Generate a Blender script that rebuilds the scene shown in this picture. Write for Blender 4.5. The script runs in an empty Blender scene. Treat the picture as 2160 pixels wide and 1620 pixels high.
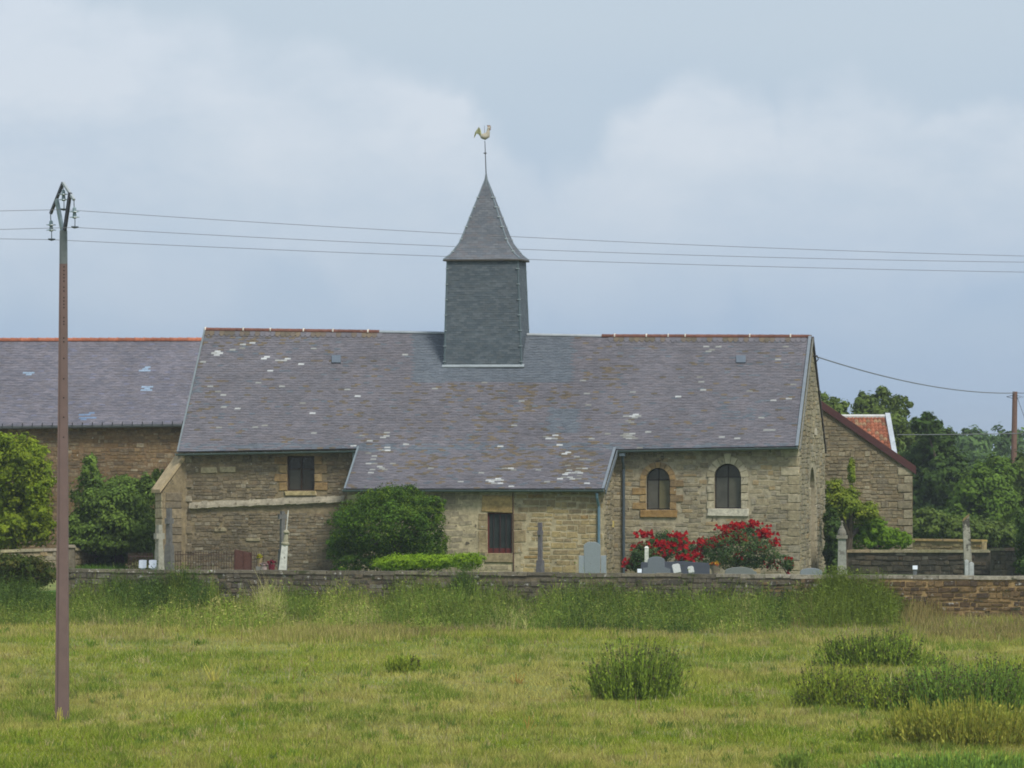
import bpy, math, random
import numpy as np
from mathutils import Matrix, Vector

# ------------------------------------------------------------------ camera, sky, sun, exposure
SC = bpy.context.scene
COL = SC.collection
F, CX, HY, ZC = 12000.0, 1080.0, 960.0, 5.1        # long lens, metres; camera looks along +Y
cam_d = bpy.data.cameras.new('camera')
cam = bpy.data.objects.new('camera', cam_d); COL.objects.link(cam)
cam.location = (0, 0, ZC); cam.rotation_euler = (math.radians(90), 0, 0)
cam_d.sensor_width = 36; cam_d.lens = 200; cam_d.shift_y = 150 / 2160
cam_d.clip_start = 1; cam_d.clip_end = 9000
SC.camera = cam
SC.cycles.filter_width = 1.8

SUN_EL, SUN_AZ = math.radians(50), math.radians(148)   # azimuth clockwise from +Y: behind the camera, to the right
world = bpy.data.worlds.new('World'); SC.world = world; world.use_nodes = True
def build_world():
    nt = world.node_tree; nt.nodes.clear(); N = nt.nodes.new; L = nt.links.new
    out = N('ShaderNodeOutputWorld'); bg = N('ShaderNodeBackground'); bg.inputs['Strength'].default_value = 0.059
    L(bg.outputs[0], out.inputs[0])
    sky = N('ShaderNodeTexSky'); sky.sky_type = 'NISHITA'; sky.sun_disc = False
    sky.sun_elevation = SUN_EL; sky.sun_rotation = SUN_AZ
    sky.air_density = 1.0; sky.dust_density = 1.5; sky.ozone_density = 1.0
    tc = N('ShaderNodeTexCoord')
    # cloud layers: large soft veils over the whole dome
    mp = N('ShaderNodeMapping'); mp.inputs['Scale'].default_value = (9, 9, 22); mp.inputs['Location'].default_value = (3.1, 0.4, 1.7)
    L(tc.outputs['Generated'], mp.inputs[0])
    nz = N('ShaderNodeTexNoise'); nz.inputs['Scale'].default_value = 1.0; nz.inputs['Detail'].default_value = 7; nz.inputs['Roughness'].default_value = 0.5
    L(mp.outputs[0], nz.inputs['Vector'])
    r = N('ShaderNodeMapRange'); r.interpolation_type = 'SMOOTHSTEP'
    r.inputs['From Min'].default_value = 0.36; r.inputs['From Max'].default_value = 0.66
    L(nz.outputs['Fac'], r.inputs['Value'])
    # heaped clouds: soft lobes of cloud standing in the sky, edges broken up by noise
    wn = N('ShaderNodeTexNoise'); wn.inputs['Scale'].default_value = 38; wn.inputs['Detail'].default_value = 6
    L(tc.outputs['Generated'], wn.inputs['Vector'])
    sub = N('ShaderNodeVectorMath'); sub.operation = 'SUBTRACT'; sub.inputs[1].default_value = (.5, .5, .5); L(wn.outputs['Color'], sub.inputs[0])
    scl = N('ShaderNodeVectorMath'); scl.operation = 'SCALE'; scl.inputs['Scale'].default_value = 0.028; L(sub.outputs[0], scl.inputs[0])
    add = N('ShaderNodeVectorMath'); add.operation = 'ADD'; L(tc.outputs['Generated'], add.inputs[0]); L(scl.outputs[0], add.inputs[1])
    last = None
    for (az, el, rad) in [(-.066, .050, .034), (-.090, .064, .026), (-.040, .052, .022), (-.026, .047, .024), (-.010, .036, .022), (-.115, .05, .04),
                          (.034, .050, .021), (.060, .042, .028), (.083, .046, .020), (.020, .034, .024), (.12, .045, .035), (.2, .06, .05), (-.2, .07, .06), (-.3, .05, .05), (.32, .05, .06)]:
        d = Vector((az, 1, el)).normalized()
        dist = N('ShaderNodeVectorMath'); dist.operation = 'DISTANCE'; L(add.outputs[0], dist.inputs[0]); dist.inputs[1].default_value = d
        mr = N('ShaderNodeMapRange'); mr.interpolation_type = 'SMOOTHSTEP'
        mr.inputs['From Min'].default_value = rad; mr.inputs['From Max'].default_value = rad * 0.70
        L(dist.outputs['Value'], mr.inputs['Value'])
        if last is None: last = mr.outputs[0]
        else:
            mx = N('ShaderNodeMath'); mx.operation = 'MAXIMUM'; L(last, mx.inputs[0]); L(mr.outputs[0], mx.inputs[1]); last = mx.outputs[0]
    # base overcast colour: grey-blue, a little deeper close to the horizon
    sep = N('ShaderNodeSeparateXYZ'); L(tc.outputs['Generated'], sep.inputs[0])
    er = N('ShaderNodeValToRGB'); L(sep.outputs['Z'], er.inputs[0])
    e = er.color_ramp.elements
    k = 1.0
    e[0].position = 0.0; e[0].color = (2.85*k, 3.95*k, 5.6*k, 1); e[1].position = 0.075; e[1].color = (4.22*k, 4.97*k, 5.88*k, 1)
    n2 = er.color_ramp.elements.new(0.035); n2.color = (3.05*k, 4.15*k, 5.75*k, 1)
    veil = N('ShaderNodeMix'); veil.data_type = 'RGBA'; veil.inputs[7].default_value = (4.5*k, 5.25*k, 6.0*k, 1)
    vm = N('ShaderNodeMath'); vm.operation = 'MULTIPLY'; vm.inputs[1].default_value = .38; L(r.outputs[0], vm.inputs[0])
    L(vm.outputs[0], veil.inputs[0]); L(er.outputs[0], veil.inputs[6])
    heap = N('ShaderNodeMix'); heap.data_type = 'RGBA'; heap.inputs[7].default_value = (5.3*k, 5.85*k, 6.65*k, 1)
    mot = N('ShaderNodeTexNoise'); mot.inputs['Scale'].default_value = 26; mot.inputs['Detail'].default_value = 8; mot.inputs['Roughness'].default_value = .6
    mp2 = N('ShaderNodeMapping'); mp2.inputs['Scale'].default_value = (1, 1, 1.9); L(tc.outputs['Generated'], mp2.inputs[0]); L(mp2.outputs[0], mot.inputs['Vector'])
    mm = N('ShaderNodeMapRange'); mm.inputs['From Min'].default_value = .36; mm.inputs['From Max'].default_value = .66; mm.inputs['To Min'].default_value = .45; mm.inputs['To Max'].default_value = 1.2; L(mot.outputs['Fac'], mm.inputs['Value'])
    lift = N('ShaderNodeMapRange'); lift.inputs['From Min'].default_value = .018; lift.inputs['From Max'].default_value = .062; lift.inputs['To Max'].default_value = 1.05
    L(sep.outputs['Z'], lift.inputs['Value'])
    hm = N('ShaderNodeMath'); hm.operation = 'MULTIPLY'; L(last, hm.inputs[0]); L(lift.outputs[0], hm.inputs[1])
    hm2 = N('ShaderNodeMath'); hm2.operation = 'MULTIPLY'; hm2.use_clamp = True; L(hm.outputs[0], hm2.inputs[0]); L(mm.outputs[0], hm2.inputs[1])
    L(hm2.outputs[0], heap.inputs[0]); L(veil.outputs[2], heap.inputs[6])
    fin = N('ShaderNodeMix'); fin.data_type = 'RGBA'; fin.inputs[0].default_value = .88
    L(sky.outputs[0], fin.inputs[6]); L(heap.outputs[2], fin.inputs[7])
    L(fin.outputs[2], bg.inputs['Color'])
build_world()
sun_d = bpy.data.lights.new('sun', 'SUN'); sun_d.energy = 1.5; sun_d.angle = math.radians(14); sun_d.color = (1, .96, .9)
sun = bpy.data.objects.new('sun', sun_d); COL.objects.link(sun)
sd = Vector((math.sin(SUN_AZ) * math.cos(SUN_EL), math.cos(SUN_AZ) * math.cos(SUN_EL), math.sin(SUN_EL)))
sun.rotation_euler = (-sd).to_track_quat('-Z', 'Y').to_euler(); sun.location = (60, 60, 120)
vs = SC.view_settings; vs.view_transform = 'Standard'; vs.look = 'None'; vs.exposure = 1.1; vs.gamma = 1; vs.use_curve_mapping = False

# ------------------------------------------------------------------ helpers
RNG = np.random.default_rng(7)
random.seed(7)
def at(x, y, Y): return Vector(((x - CX) * Y / F, Y, ZC - (y - HY) * Y / F))
def mpp(Y): return Y / F
def lin(r, g, b): return tuple(((c / 255 + .055) / 1.055) ** 2.4 if c > 10 else c / 255 / 12.92 for c in (r, g, b))

def mat(name, rgb=None, rough=.85, nscale=3.0, namt=.2, bump=0.0, bscale=30, spec=.25, metal=0.0, transl=0.0, lichen=None, lscale=9, lthr=.62, n2=None, stain=0.0):
    m = bpy.data.materials.new(name); m.use_nodes = True
    nt = m.node_tree; nt.nodes.clear(); N = nt.nodes.new; L = nt.links.new
    out = N('ShaderNodeOutputMaterial'); p = N('ShaderNodeBsdfPrincipled')
    p.inputs['Roughness'].default_value = rough; p.inputs['Specular IOR Level'].default_value = spec; p.inputs['Metallic'].default_value = metal
    geo = N('ShaderNodeNewGeometry')
    if rgb is None:
        a = N('ShaderNodeAttribute'); a.attribute_name = 'Col'; col = a.outputs['Color']
    else:
        c = N('ShaderNodeRGB'); c.outputs[0].default_value = (*rgb, 1); col = c.outputs[0]
    if namt:
        nz = N('ShaderNodeTexNoise'); nz.inputs['Scale'].default_value = nscale; nz.inputs['Detail'].default_value = 5; nz.inputs['Roughness'].default_value = .65
        L(geo.outputs['Position'], nz.inputs['Vector'])
        mr = N('ShaderNodeMapRange'); mr.inputs['From Min'].default_value = .3; mr.inputs['From Max'].default_value = .7
        mr.inputs['To Min'].default_value = 1 - namt; mr.inputs['To Max'].default_value = 1 + namt; L(nz.outputs['Fac'], mr.inputs['Value'])
        sc = N('ShaderNodeVectorMath'); sc.operation = 'SCALE'; L(col, sc.inputs[0]); L(mr.outputs[0], sc.inputs['Scale']); col = sc.outputs[0]
    if stain:
        nz = N('ShaderNodeTexNoise'); nz.inputs['Scale'].default_value = .45; nz.inputs['Detail'].default_value = 6; nz.inputs['Roughness'].default_value = .7
        L(geo.outputs['Position'], nz.inputs['Vector'])
        mr = N('ShaderNodeMapRange'); mr.inputs['From Min'].default_value = .3; mr.inputs['From Max'].default_value = .7; mr.inputs['To Min'].default_value = 1 - stain; mr.inputs['To Max'].default_value = 1 + stain; L(nz.outputs['Fac'], mr.inputs['Value'])
        sc = N('ShaderNodeVectorMath'); sc.operation = 'SCALE'; L(col, sc.inputs[0]); L(mr.outputs[0], sc.inputs['Scale']); col = sc.outputs[0]
    for (lc, ls, lt) in ([(lichen, lscale, lthr)] if lichen else []) + (n2 or []):
        nz = N('ShaderNodeTexNoise'); nz.inputs['Scale'].default_value = ls; nz.inputs['Detail'].default_value = 4; nz.inputs['Roughness'].default_value = .6
        L(geo.outputs['Position'], nz.inputs['Vector'])
        mr = N('ShaderNodeMapRange'); mr.inputs['From Min'].default_value = lt; mr.inputs['From Max'].default_value = lt + .06; L(nz.outputs['Fac'], mr.inputs['Value'])
        mx = N('ShaderNodeMix'); mx.data_type = 'RGBA'; L(mr.outputs[0], mx.inputs[0]); L(col, mx.inputs[6]); mx.inputs[7].default_value = (*lc, 1); col = mx.outputs[2]
    L(col, p.inputs['Base Color'])
    if bump:
        nb = N('ShaderNodeTexNoise'); nb.inputs['Scale'].default_value = bscale; nb.inputs['Detail'].default_value = 4; L(geo.outputs['Position'], nb.inputs['Vector'])
        b = N('ShaderNodeBump'); b.inputs['Strength'].default_value = bump; b.inputs['Distance'].default_value = .03; L(nb.outputs['Fac'], b.inputs['Height']); L(b.outputs[0], p.inputs['Normal'])
    if transl:
        t = N('ShaderNodeBsdfTranslucent'); L(col, t.inputs['Color'])
        ms = N('ShaderNodeMixShader'); ms.inputs[0].default_value = transl; L(p.outputs[0], ms.inputs[1]); L(t.outputs[0], ms.inputs[2]); L(ms.outputs[0], out.inputs[0])
    else: L(p.outputs[0], out.inputs[0])
    return m

def link(o, parent=None):
    COL.objects.link(o)
    if parent is not None: o.parent = parent
    return o
def tag(o, label=None, cat=None, group=None, kind=None):
    if label: o['label'] = label
    if cat: o['category'] = cat
    if group: o['group'] = group
    if kind: o['kind'] = kind
    return o
def thing(name, label, cat, loc=(0, 0, 0), rz=0.0, group=None):
    o = bpy.data.objects.new(name, None); o.location = loc; o.rotation_euler = (0, 0, rz); o.empty_display_size = .3
    link(o); return tag(o, label, cat, group)

def poly_arrays(name, V, C, m, parent=None, k=4):
    """V (n,k,3) separate polygons with face colours C (n,3), as one mesh object"""
    V = np.asarray(V, dtype=np.float32); n = len(V); k = V.shape[1]
    me = bpy.data.meshes.new(name)
    me.vertices.add(n * k); me.vertices.foreach_set('co', V.reshape(-1))
    me.loops.add(n * k); me.loops.foreach_set('vertex_index', np.arange(n * k, dtype=np.int32))
    me.polygons.add(n); me.polygons.foreach_set('loop_start', np.arange(0, n * k, k, dtype=np.int32))
    at_ = me.attributes.new('Col', 'FLOAT_COLOR', 'FACE')
    c4 = np.ones((n, 4), dtype=np.float32); c4[:, :3] = C; at_.data.foreach_set('color', c4.reshape(-1))
    me.materials.append(m); me.update(calc_edges=True)
    return link(bpy.data.objects.new(name, me), parent)

class MB:
    def __init__(s): s.v = []; s.f = []; s.c = []
    def poly(s, pts, col=(.5, .5, .5)):
        i = len(s.v); s.v += [tuple(p) for p in pts]; s.f.append(tuple(range(i, i + len(pts)))); s.c.append(col); return s
    def mesh(s, vs, fs, col=(.5, .5, .5)):
        i = len(s.v); s.v += [tuple(p) for p in vs]
        for f in fs: s.f.append(tuple(i + j for j in f)); s.c.append(col)
        return s
    def box(s, a, b, col=(.5, .5, .5), M=None, bev=0.0):
        x0, y0, z0 = a; x1, y1, z1 = b
        P = [(x0, y0, z0), (x1, y0, z0), (x1, y1, z0), (x0, y1, z0), (x0, y0, z1), (x1, y0, z1), (x1, y1, z1), (x0, y1, z1)]
        if M is not None: P = [M @ Vector(p) for p in P]
        return s.mesh(P, [(0, 3, 2, 1), (4, 5, 6, 7), (0, 1, 5, 4), (1, 2, 6, 5), (2, 3, 7, 6), (3, 0, 4, 7)], col)
    def hexa(s, P, col=(.5, .5, .5)):
        return s.mesh(P, [(0, 3, 2, 1), (4, 5, 6, 7), (0, 1, 5, 4), (1, 2, 6, 5), (2, 3, 7, 6), (3, 0, 4, 7)], col)
    def tube(s, pts, rad, n=8, col=(.5, .5, .5), cap=True):
        pts = [Vector(p) for p in pts]
        if not hasattr(rad, '__len__'): rad = [rad] * len(pts)
        vs = []; fs = []
        up = Vector((0.13, 0.31, 1)).normalized()
        for i, p in enumerate(pts):
            d = (pts[min(i + 1, len(pts) - 1)] - pts[max(i - 1, 0)]).normalized()
            a = d.cross(up)
            if a.length < .05: a = d.cross(Vector((1, 0, 0)))
            a.normalize(); b = d.cross(a)
            for j in range(n):
                t = 2 * math.pi * j / n; vs.append(p + (a * math.cos(t) + b * math.sin(t)) * rad[i])
        for i in range(len(pts) - 1):
            for j in range(n):
                k2 = (j + 1) % n; fs.append((i * n + j, i * n + k2, (i + 1) * n + k2, (i + 1) * n + j))
        if cap: fs.append(tuple(range(n))[::-1]); fs.append(tuple((len(pts) - 1) * n + j for j in range(n)))
        return s.mesh(vs, fs, col)
    def lathe(s, prof, c=(0, 0, 0), n=12, col=(.5, .5, .5), sy=1.0):
        vs = []; fs = []
        for (r, z) in prof:
            for j in range(n):
                t = 2 * math.pi * j / n; vs.append((c[0] + r * math.cos(t), c[1] + r * math.sin(t) * sy, c[2] + z))
        for i in range(len(prof) - 1):
            for j in range(n):
                k2 = (j + 1) % n; fs.append((i * n + j, i * n + k2, (i + 1) * n + k2, (i + 1) * n + j))
        fs.append(tuple(range(n))[::-1]); fs.append(tuple((len(prof) - 1) * n + j for j in range(n)))
        return s.mesh(vs, fs, col)
    def extrude(s, prof, y0, y1, col=(.5, .5, .5), inset=0.012):
        """profile in x,z; slab from y0 (front) to y1 with a small chamfer at the front edge"""
        n = len(prof); cx = sum(p[0] for p in prof) / n; cz = sum(p[1] for p in prof) / n
        def sh(p): 
            dx, dz = cx - p[0], cz - p[1]; l = math.hypot(dx, dz) or 1
            return (p[0] + dx / l * inset, p[1] + dz / l * inset)
        vs = [(sh(p)[0], y0, sh(p)[1]) for p in prof] + [(p[0], y0 + inset, p[1]) for p in prof] + [(p[0], y1, p[1]) for p in prof]
        fs = [tuple(range(n)), tuple(range(2 * n, 3 * n))[::-1]]
        for r_ in (0, 1):
            for j in range(n): k2 = (j + 1) % n; fs.append((r_ * n + k2, r_ * n + j, (r_ + 1) * n + j, (r_ + 1) * n + k2))
        return s.mesh(vs, fs, col)
    def build(s, name, m, parent=None, smooth=False):
        me = bpy.data.meshes.new(name); me.from_pydata(s.v, [], s.f); me.update()
        at_ = me.attributes.new('Col', 'FLOAT_COLOR', 'FACE')
        c4 = np.ones((len(s.f), 4), dtype=np.float32); c4[:, :3] = np.array(s.c, dtype=np.float32); at_.data.foreach_set('color', c4.reshape(-1))
        me.materials.append(m)
        if smooth: me.polygons.foreach_set('use_smooth', [True] * len(me.polygons))
        return link(bpy.data.objects.new(name, me), parent)

# ------------------------------------------------------------------ materials (base colours are albedo)
M_STONE = mat('rubble_stone', None, .92, 8, .36, bump=.6, bscale=30, lichen=(.42, .40, .33), lscale=5, lthr=.665, n2=[((.085, .07, .045), 3.5, .64)], stain=.28)
M_STONED = mat('dark_mossy_stone', None, .95, 8, .4, bump=.6, bscale=30, lichen=(.42, .41, .36), lscale=6, lthr=.625, n2=[((.05, .055, .022), 2.2, .60)])
M_MORTAR = mat('lime_mortar', None, .95, 6, .34, bump=.6, bscale=40, n2=[((.11, .095, .065), 4, .62)], stain=.25)
M_DRESS = mat('dressed_stone', None, .9, 5, .22, bump=.3, bscale=30, n2=[((.13, .12, .09), 3.0, .64)])
M_SLATE = mat('roof_slate', None, .62, 5, .14, bump=.15, bscale=60, spec=.3, stain=.16)
M_SLATE_NEW = mat('new_slate', None, .65, 4, .10, spec=.22, stain=.12)
M_ZINC = mat('weathered_zinc', None, .5, 3, .15, spec=.5, metal=.15)
M_TILE = mat('clay_tile', None, .85, 6, .3, lichen=(.3, .28, .22), lscale=7, lthr=.7)
M_WOOD = mat('painted_wood', None, .7, 12, .2)
M_GLASS = mat('leaded_glass', None, .22, 2.0, .25, spec=.5)
M_IRON = mat('rusty_iron', None, .8, 20, .35)
M_GRAN = mat('granite', None, .55, 40, .15, spec=.4)
M_LIME = mat('old_limestone', None, .9, 8, .25, bump=.3, bscale=40, n2=[((.16, .155, .13), 5, .6)])
M_LEAF = mat('leaf', None, .7, .5, .12, spec=.08, transl=.3)
M_GRASS = mat('grass_blade', None, .85, .6, .15, spec=.04, transl=.3)
M_BARK = mat('bark', (.09, .07, .05), .95, 12, .35, bump=.5)
M_PETAL = mat('red_petal', None, .75, 2, .1, spec=.05, transl=.15)
M_POLE = mat('brown_painted_pole', None, .6, 3, .10, spec=.35)
M_GALV = mat('galvanised_steel', None, .45, 10, .1, spec=.5, metal=.4)
M_WIRE = mat('wire', (.17, .17, .18), .6, 1, 0)
M_CERAM = mat('glazed_insulator', None, .25, 1, 0, spec=.5)

# ------------------------------------------------------------------ terrain
def gfield(X, Y):
    Y = np.asarray(Y, float); X = np.asarray(X, float)
    z = .25 + .028 * (np.minimum(Y, 190) - 168)
    z = np.where(Y < 80, z + (80 - Y) / 80 * 5.6 * np.clip((80 - Y) / 80, 0, 1), z)
    z = z + .06 * np.sin(X * .33 + Y * .17) * np.sin(Y * .29 - X * .11) * np.clip((172 - Y) / 10, 0, 1)
    return z
def gY(y):
    return 9.554 / ((y - HY) / F + .028)
def gp(x, y):
    """point of the field seen at photo position x, y"""
    Y = gY(y); X = (x - CX) * Y / F
    return Vector((X, Y, float(gfield(X, Y))))

M_FIELD = mat('field_soil_and_turf', (.17, .19, .05), .95, .35, .3, bump=.6, bscale=6, n2=[((.24, .21, .085), .5, .56), ((.10, .155, .03), .8, .60)])
M_LAWN = mat('lawn', (.07, .14, .018), .95, 1.5, .3, bump=.6, bscale=12)
def grid_sheet(name, xs, ys, zf, m, kind='structure', skirt=0):
    X, Y = np.meshgrid(xs, ys); Z = zf(X, Y)
    nx, ny = len(xs), len(ys)
    v = np.stack([X, Y, Z], -1).reshape(-1, 3)
    f = [(j * nx + i, j * nx + i + 1, (j + 1) * nx + i + 1, (j + 1) * nx + i) for j in range(ny - 1) for i in range(nx - 1)]
    vl = [tuple(p) for p in v]
    if skirt:
        ring = [i for i in range(nx)] + [j * nx + nx - 1 for j in range(1, ny)] + [(ny - 1) * nx + i for i in range(nx - 2, -1, -1)] + [j * nx for j in range(ny - 2, 0, -1)]
        b = len(vl); vl += [(vl[i][0], vl[i][1], vl[i][2] - skirt) for i in ring]
        for k_ in range(len(ring)): k2 = (k_ + 1) % len(ring); f.append((ring[k2], ring[k_], b + k_, b + k2))
    me = bpy.data.meshes.new(name); me.from_pydata(vl, [], f); me.update(); me.materials.append(m)
    me.polygons.foreach_set('use_smooth', [True] * len(me.polygons))
    return tag(link(bpy.data.objects.new(name, me)), kind=kind)
xs = np.concatenate([[-1500, -600, -200, -90], np.arange(-45, 46, 1.5), [90, 200, 600, 1500]])
ys = np.concatenate([[-300, -100, -30, 0], np.arange(10, 190, 2.5), [200, 230, 300, 450, 800, 1500, 3000]])
grid_sheet('field', xs, ys, gfield, M_FIELD)

# line of the churchyard wall, parallel to the church
WA = math.radians(9.5)
CA, SA = math.cos(WA), math.sin(WA)
W0 = Vector((12.2, 168.4, 0))
def wallY(X): return W0.y - (X - W0.x) * SA / CA
def yard_z(X, Y):
    z = .95 + 0 * X
    z = z + .5 * np.exp(-(((X + 16.5) / 4.5) ** 2 + ((Y - 214) / 9.0) ** 2))
    return z
def yard_sheet():
    us = np.linspace(-27, 9, 50); vs_ = np.concatenate([[.22], np.linspace(1, 60, 40), [75, 100]])
    U, V = np.meshgrid(us, vs_)
    X = W0.x + U * CA + V * SA; Y = W0.y - U * SA + V * CA
    Z = yard_z(X, Y)
    nx, ny = len(us), len(vs_)
    vl = [tuple(p) for p in np.stack([X, Y, Z], -1).reshape(-1, 3)]
    f = [(j * nx + i, j * nx + i + 1, (j + 1) * nx + i + 1, (j + 1) * nx + i) for j in range(ny - 1) for i in range(nx - 1)]
    ring = [i for i in range(nx)] + [j * nx + nx - 1 for j in range(1, ny)] + [(ny - 1) * nx + i for i in range(nx - 2, -1, -1)] + [j * nx for j in range(ny - 2, 0, -1)]
    b = len(vl); vl += [(vl[i][0], vl[i][1], -.3) for i in ring]
    for k_ in range(len(ring)): k2 = (k_ + 1) % len(ring); f.append((ring[k2], ring[k_], b + k_, b + k2))
    me = bpy.data.meshes.new('churchyard_ground'); me.from_pydata(vl, [], f); me.update(); me.materials.append(M_LAWN)
    tag(link(bpy.data.objects.new('churchyard_ground', me)), kind='structure')
yard_sheet()
GZ = .95

# ------------------------------------------------------------------ stones and slates: shared unit pieces
def unit_stone(rng):
    """unit stone: x,z in +-.5, front at y=-1, back at y=0; 3 rings of 4 corners"""
    base = np.array([(-.5, -.5), (.5, -.5), (.5, .5), (-.5, .5)])
    j = rng.uniform(-.06, .06, (4, 2)) * np.array([.6, 1.3])
    r0 = base + j; r1 = base * .985 + j; r2 = base * np.array([.95, .89]) + j * .9
    v = [(x, .3, z) for x, z in r0] + [(x, -.62, z) for x, z in r1] + [(x, -1 + rng.uniform(-.15, .1), z) for x, z in r2]
    return np.array(v)
STONE_F = [(8, 9, 10, 11)] + [(a + b, a + (b + 1) % 4, a + 4 + (b + 1) % 4, a + 4 + b) for a in (0, 4) for b in range(4)]
_srng = np.random.default_rng(3)
def soften(pal, k=.62, up=1.0):
    m_ = np.mean(np.array(pal), 0); return [tuple((m_ + (np.array(c) - m_) * k) * up) for c in pal]
STONE_V = [unit_stone(_srng) for _ in range(6)]
_stone_cache = {}
def stone_mesh(var, col, m):
    key = (var, tuple(round(c, 3) for c in col), m.name)
    if key not in _stone_cache:
        b = MB(); b.mesh(STONE_V[var], STONE_F, col)
        o = b.build('stone', m); me = o.data; bpy.data.objects.remove(o); _stone_cache[key] = me
    return _stone_cache[key]

class StoneSet:
    """collects stones (matrix, variant, colour); the largest become objects, the rest one joined part"""
    def __init__(s): s.items = []
    def rows(s, origin, ax, nrm, L, H, rng, palette, wts, test, hrow=(.13, .2), wst=(.25, .6), gap=.018, depth=(.02, .05), parent=None, weight=1.0, tilt=0.0):
        """origin corner, ax unit along the wall, nrm outward normal; lays courses over LxH where test(u,z0,u1,z1) holds"""
        ax = Vector(ax).normalized(); nrm = Vector(nrm).normalized(); ua = -.3
        while ua < L:
            ub = ua + rng.uniform(.7, 1.7); z = 0.0
            while z < H:
                h = rng.uniform(*hrow) * (1.5 if rng.random() < .08 else 1); u = ua + rng.uniform(-.12, .12)
                ue = ub + rng.uniform(-.12, .12)
                while u < ue:
                    w = min(rng.uniform(*wst) * (1 if rng.random() > .3 else .55), max(.08, ue - u)); u1 = u + w
                    if ue - u1 < .07: u1 = ue; w = u1 - u
                    hh = h * rng.uniform(.72, 1.06)
                    if w > .05 and test(u, z, u1, z + hh):
                        c = Vector(origin) + ax * (u + w / 2) + Vector((0, 0, z + h / 2 + rng.uniform(-.012, .012)))
                        d = rng.uniform(*depth); ti = rng.normal(0, .035)
                        M = Matrix.Translation(c) @ Matrix(((ax.x * (w - gap), -nrm.x * d, 0, 0), (ax.y * (w - gap), -nrm.y * d, 0, 0), (ti * w, 0, hh - gap, 0), (0, 0, 0, 1)))
                        col = palette[rng.choice(len(palette), p=wts)]
                        s.items.append((w * hh * weight, M, int(rng.integers(6)), col, parent))
                    u = u1
                z += h
            ua = ub
    def add(s, c, ax, nrm, w, h, d, col, parent, area=None, var=None):
        ax = Vector(ax).normalized(); nrm = Vector(nrm).normalized()
        M = Matrix.Translation(Vector(c)) @ Matrix(((ax.x * w, -nrm.x * d, 0, 0), (ax.y * w, -nrm.y * d, 0, 0), (0, 0, h, 0), (0, 0, 0, 1)))
        s.items.append((area or w * h, M, random.randrange(6) if var is None else var, col, parent))
    def emit(s, n, m, name='stone', rest='rubble_stonework'):
        s.items.sort(key=lambda t: -t[0])
        for (a, M, var, col, par) in s.items[:n]:
            o = bpy.data.objects.new(name, stone_mesh(var, col, m)); link(o, par); o.matrix_basis = M
        by = {}
        for it in s.items[n:]: by.setdefault(it[4], []).append(it)
        for par, its in by.items():
            V = []; C = []
            for (a, M, var, col, p_) in its:
                Mn = np.array(M); P = STONE_V[var] @ Mn[:3, :3].T + Mn[:3, 3]
                for f in STONE_F: V.append(P[list(f)]); C.append(col)
            o = poly_arrays(rest, np.array(V), np.array(C), m, par); o['kind'] = 'stuff'

def tagw(w): w = np.array(w, float); return w / w.sum()
PAL_CH = [lin(134, 124, 99), lin(124, 115, 93), lin(143, 132, 106), lin(115, 108, 92), lin(138, 118, 84), lin(112, 101, 80), lin(152, 143, 120), lin(129, 123, 108)]
W_CH = tagw([4, 4, 3, 3, 1.5, 2, 1.2, 2])
PAL_NAVE = [lin(118, 104, 79), lin(107, 95, 73), lin(127, 112, 84), lin(99, 89, 71), lin(112, 93, 65), lin(95, 83, 63), lin(146, 135, 112), lin(119, 110, 92)]
W_NAVE = tagw([4, 4, 2.5, 3, 2, 2.5, .5, 1.5])
PAL_BARN = [lin(116, 97, 70), lin(104, 88, 66), lin(124, 104, 76), lin(94, 82, 66), lin(112, 88, 58), lin(126, 112, 90), lin(150, 138, 116)]
W_BARN = tagw([4, 4, 3, 3, 3, 2, .8])
PAL_WALL = [lin(92, 86, 74), lin(82, 78, 68), lin(102, 95, 80), lin(74, 71, 62), lin(106, 96, 78), lin(92, 81, 66), lin(118, 114, 102)]
W_WALL = tagw([4, 4, 3, 3, 2, 2, 1])
PAL_HOUSE = [lin(126, 114, 90), lin(114, 104, 84), lin(134, 121, 95), lin(106, 98, 82), lin(118, 103, 76), lin(144, 134, 112)]
W_HOUSE = tagw([4, 4, 3, 3, 2, 1])
PAL_CH = soften(PAL_CH, .65, 1.24); PAL_NAVE = [tuple(.82 * c + .18 * sum(q) / 3 for c in q) for q in soften(PAL_NAVE, .7, 1.16)]; PAL_BARN = soften(PAL_BARN, .75, 1.04); PAL_WALL = soften(PAL_WALL, .8, 1.0); PAL_HOUSE = soften(PAL_HOUSE, .7, 1.05)

def box_slate_mesh(w, h, t0, t1, col):
    """slate lying in local x (across), y (up the slope), z (off the roof); raised t0 at its lower edge"""
    b = MB(); P = [(-w / 2, 0, t0 - .010), (w / 2, 0, t0 - .010), (w / 2, h, t1 - .006), (-w / 2, h, t1 - .006), (-w / 2, 0, t0), (w / 2, 0, t0), (w / 2, h, t1), (-w / 2, h, t1)]
    b.hexa(P, col); return b
_slate_cache = {}
def slate_mesh(w, h, col, m):
    key = (round(w, 2), round(h, 3), tuple(round(c, 2) for c in col), m.name)
    if key not in _slate_cache:
        o = box_slate_mesh(w, h, .020, .006, col).build('slate', m); _slate_cache[key] = o.data; bpy.data.objects.remove(o)
    return _slate_cache[key]

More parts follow.
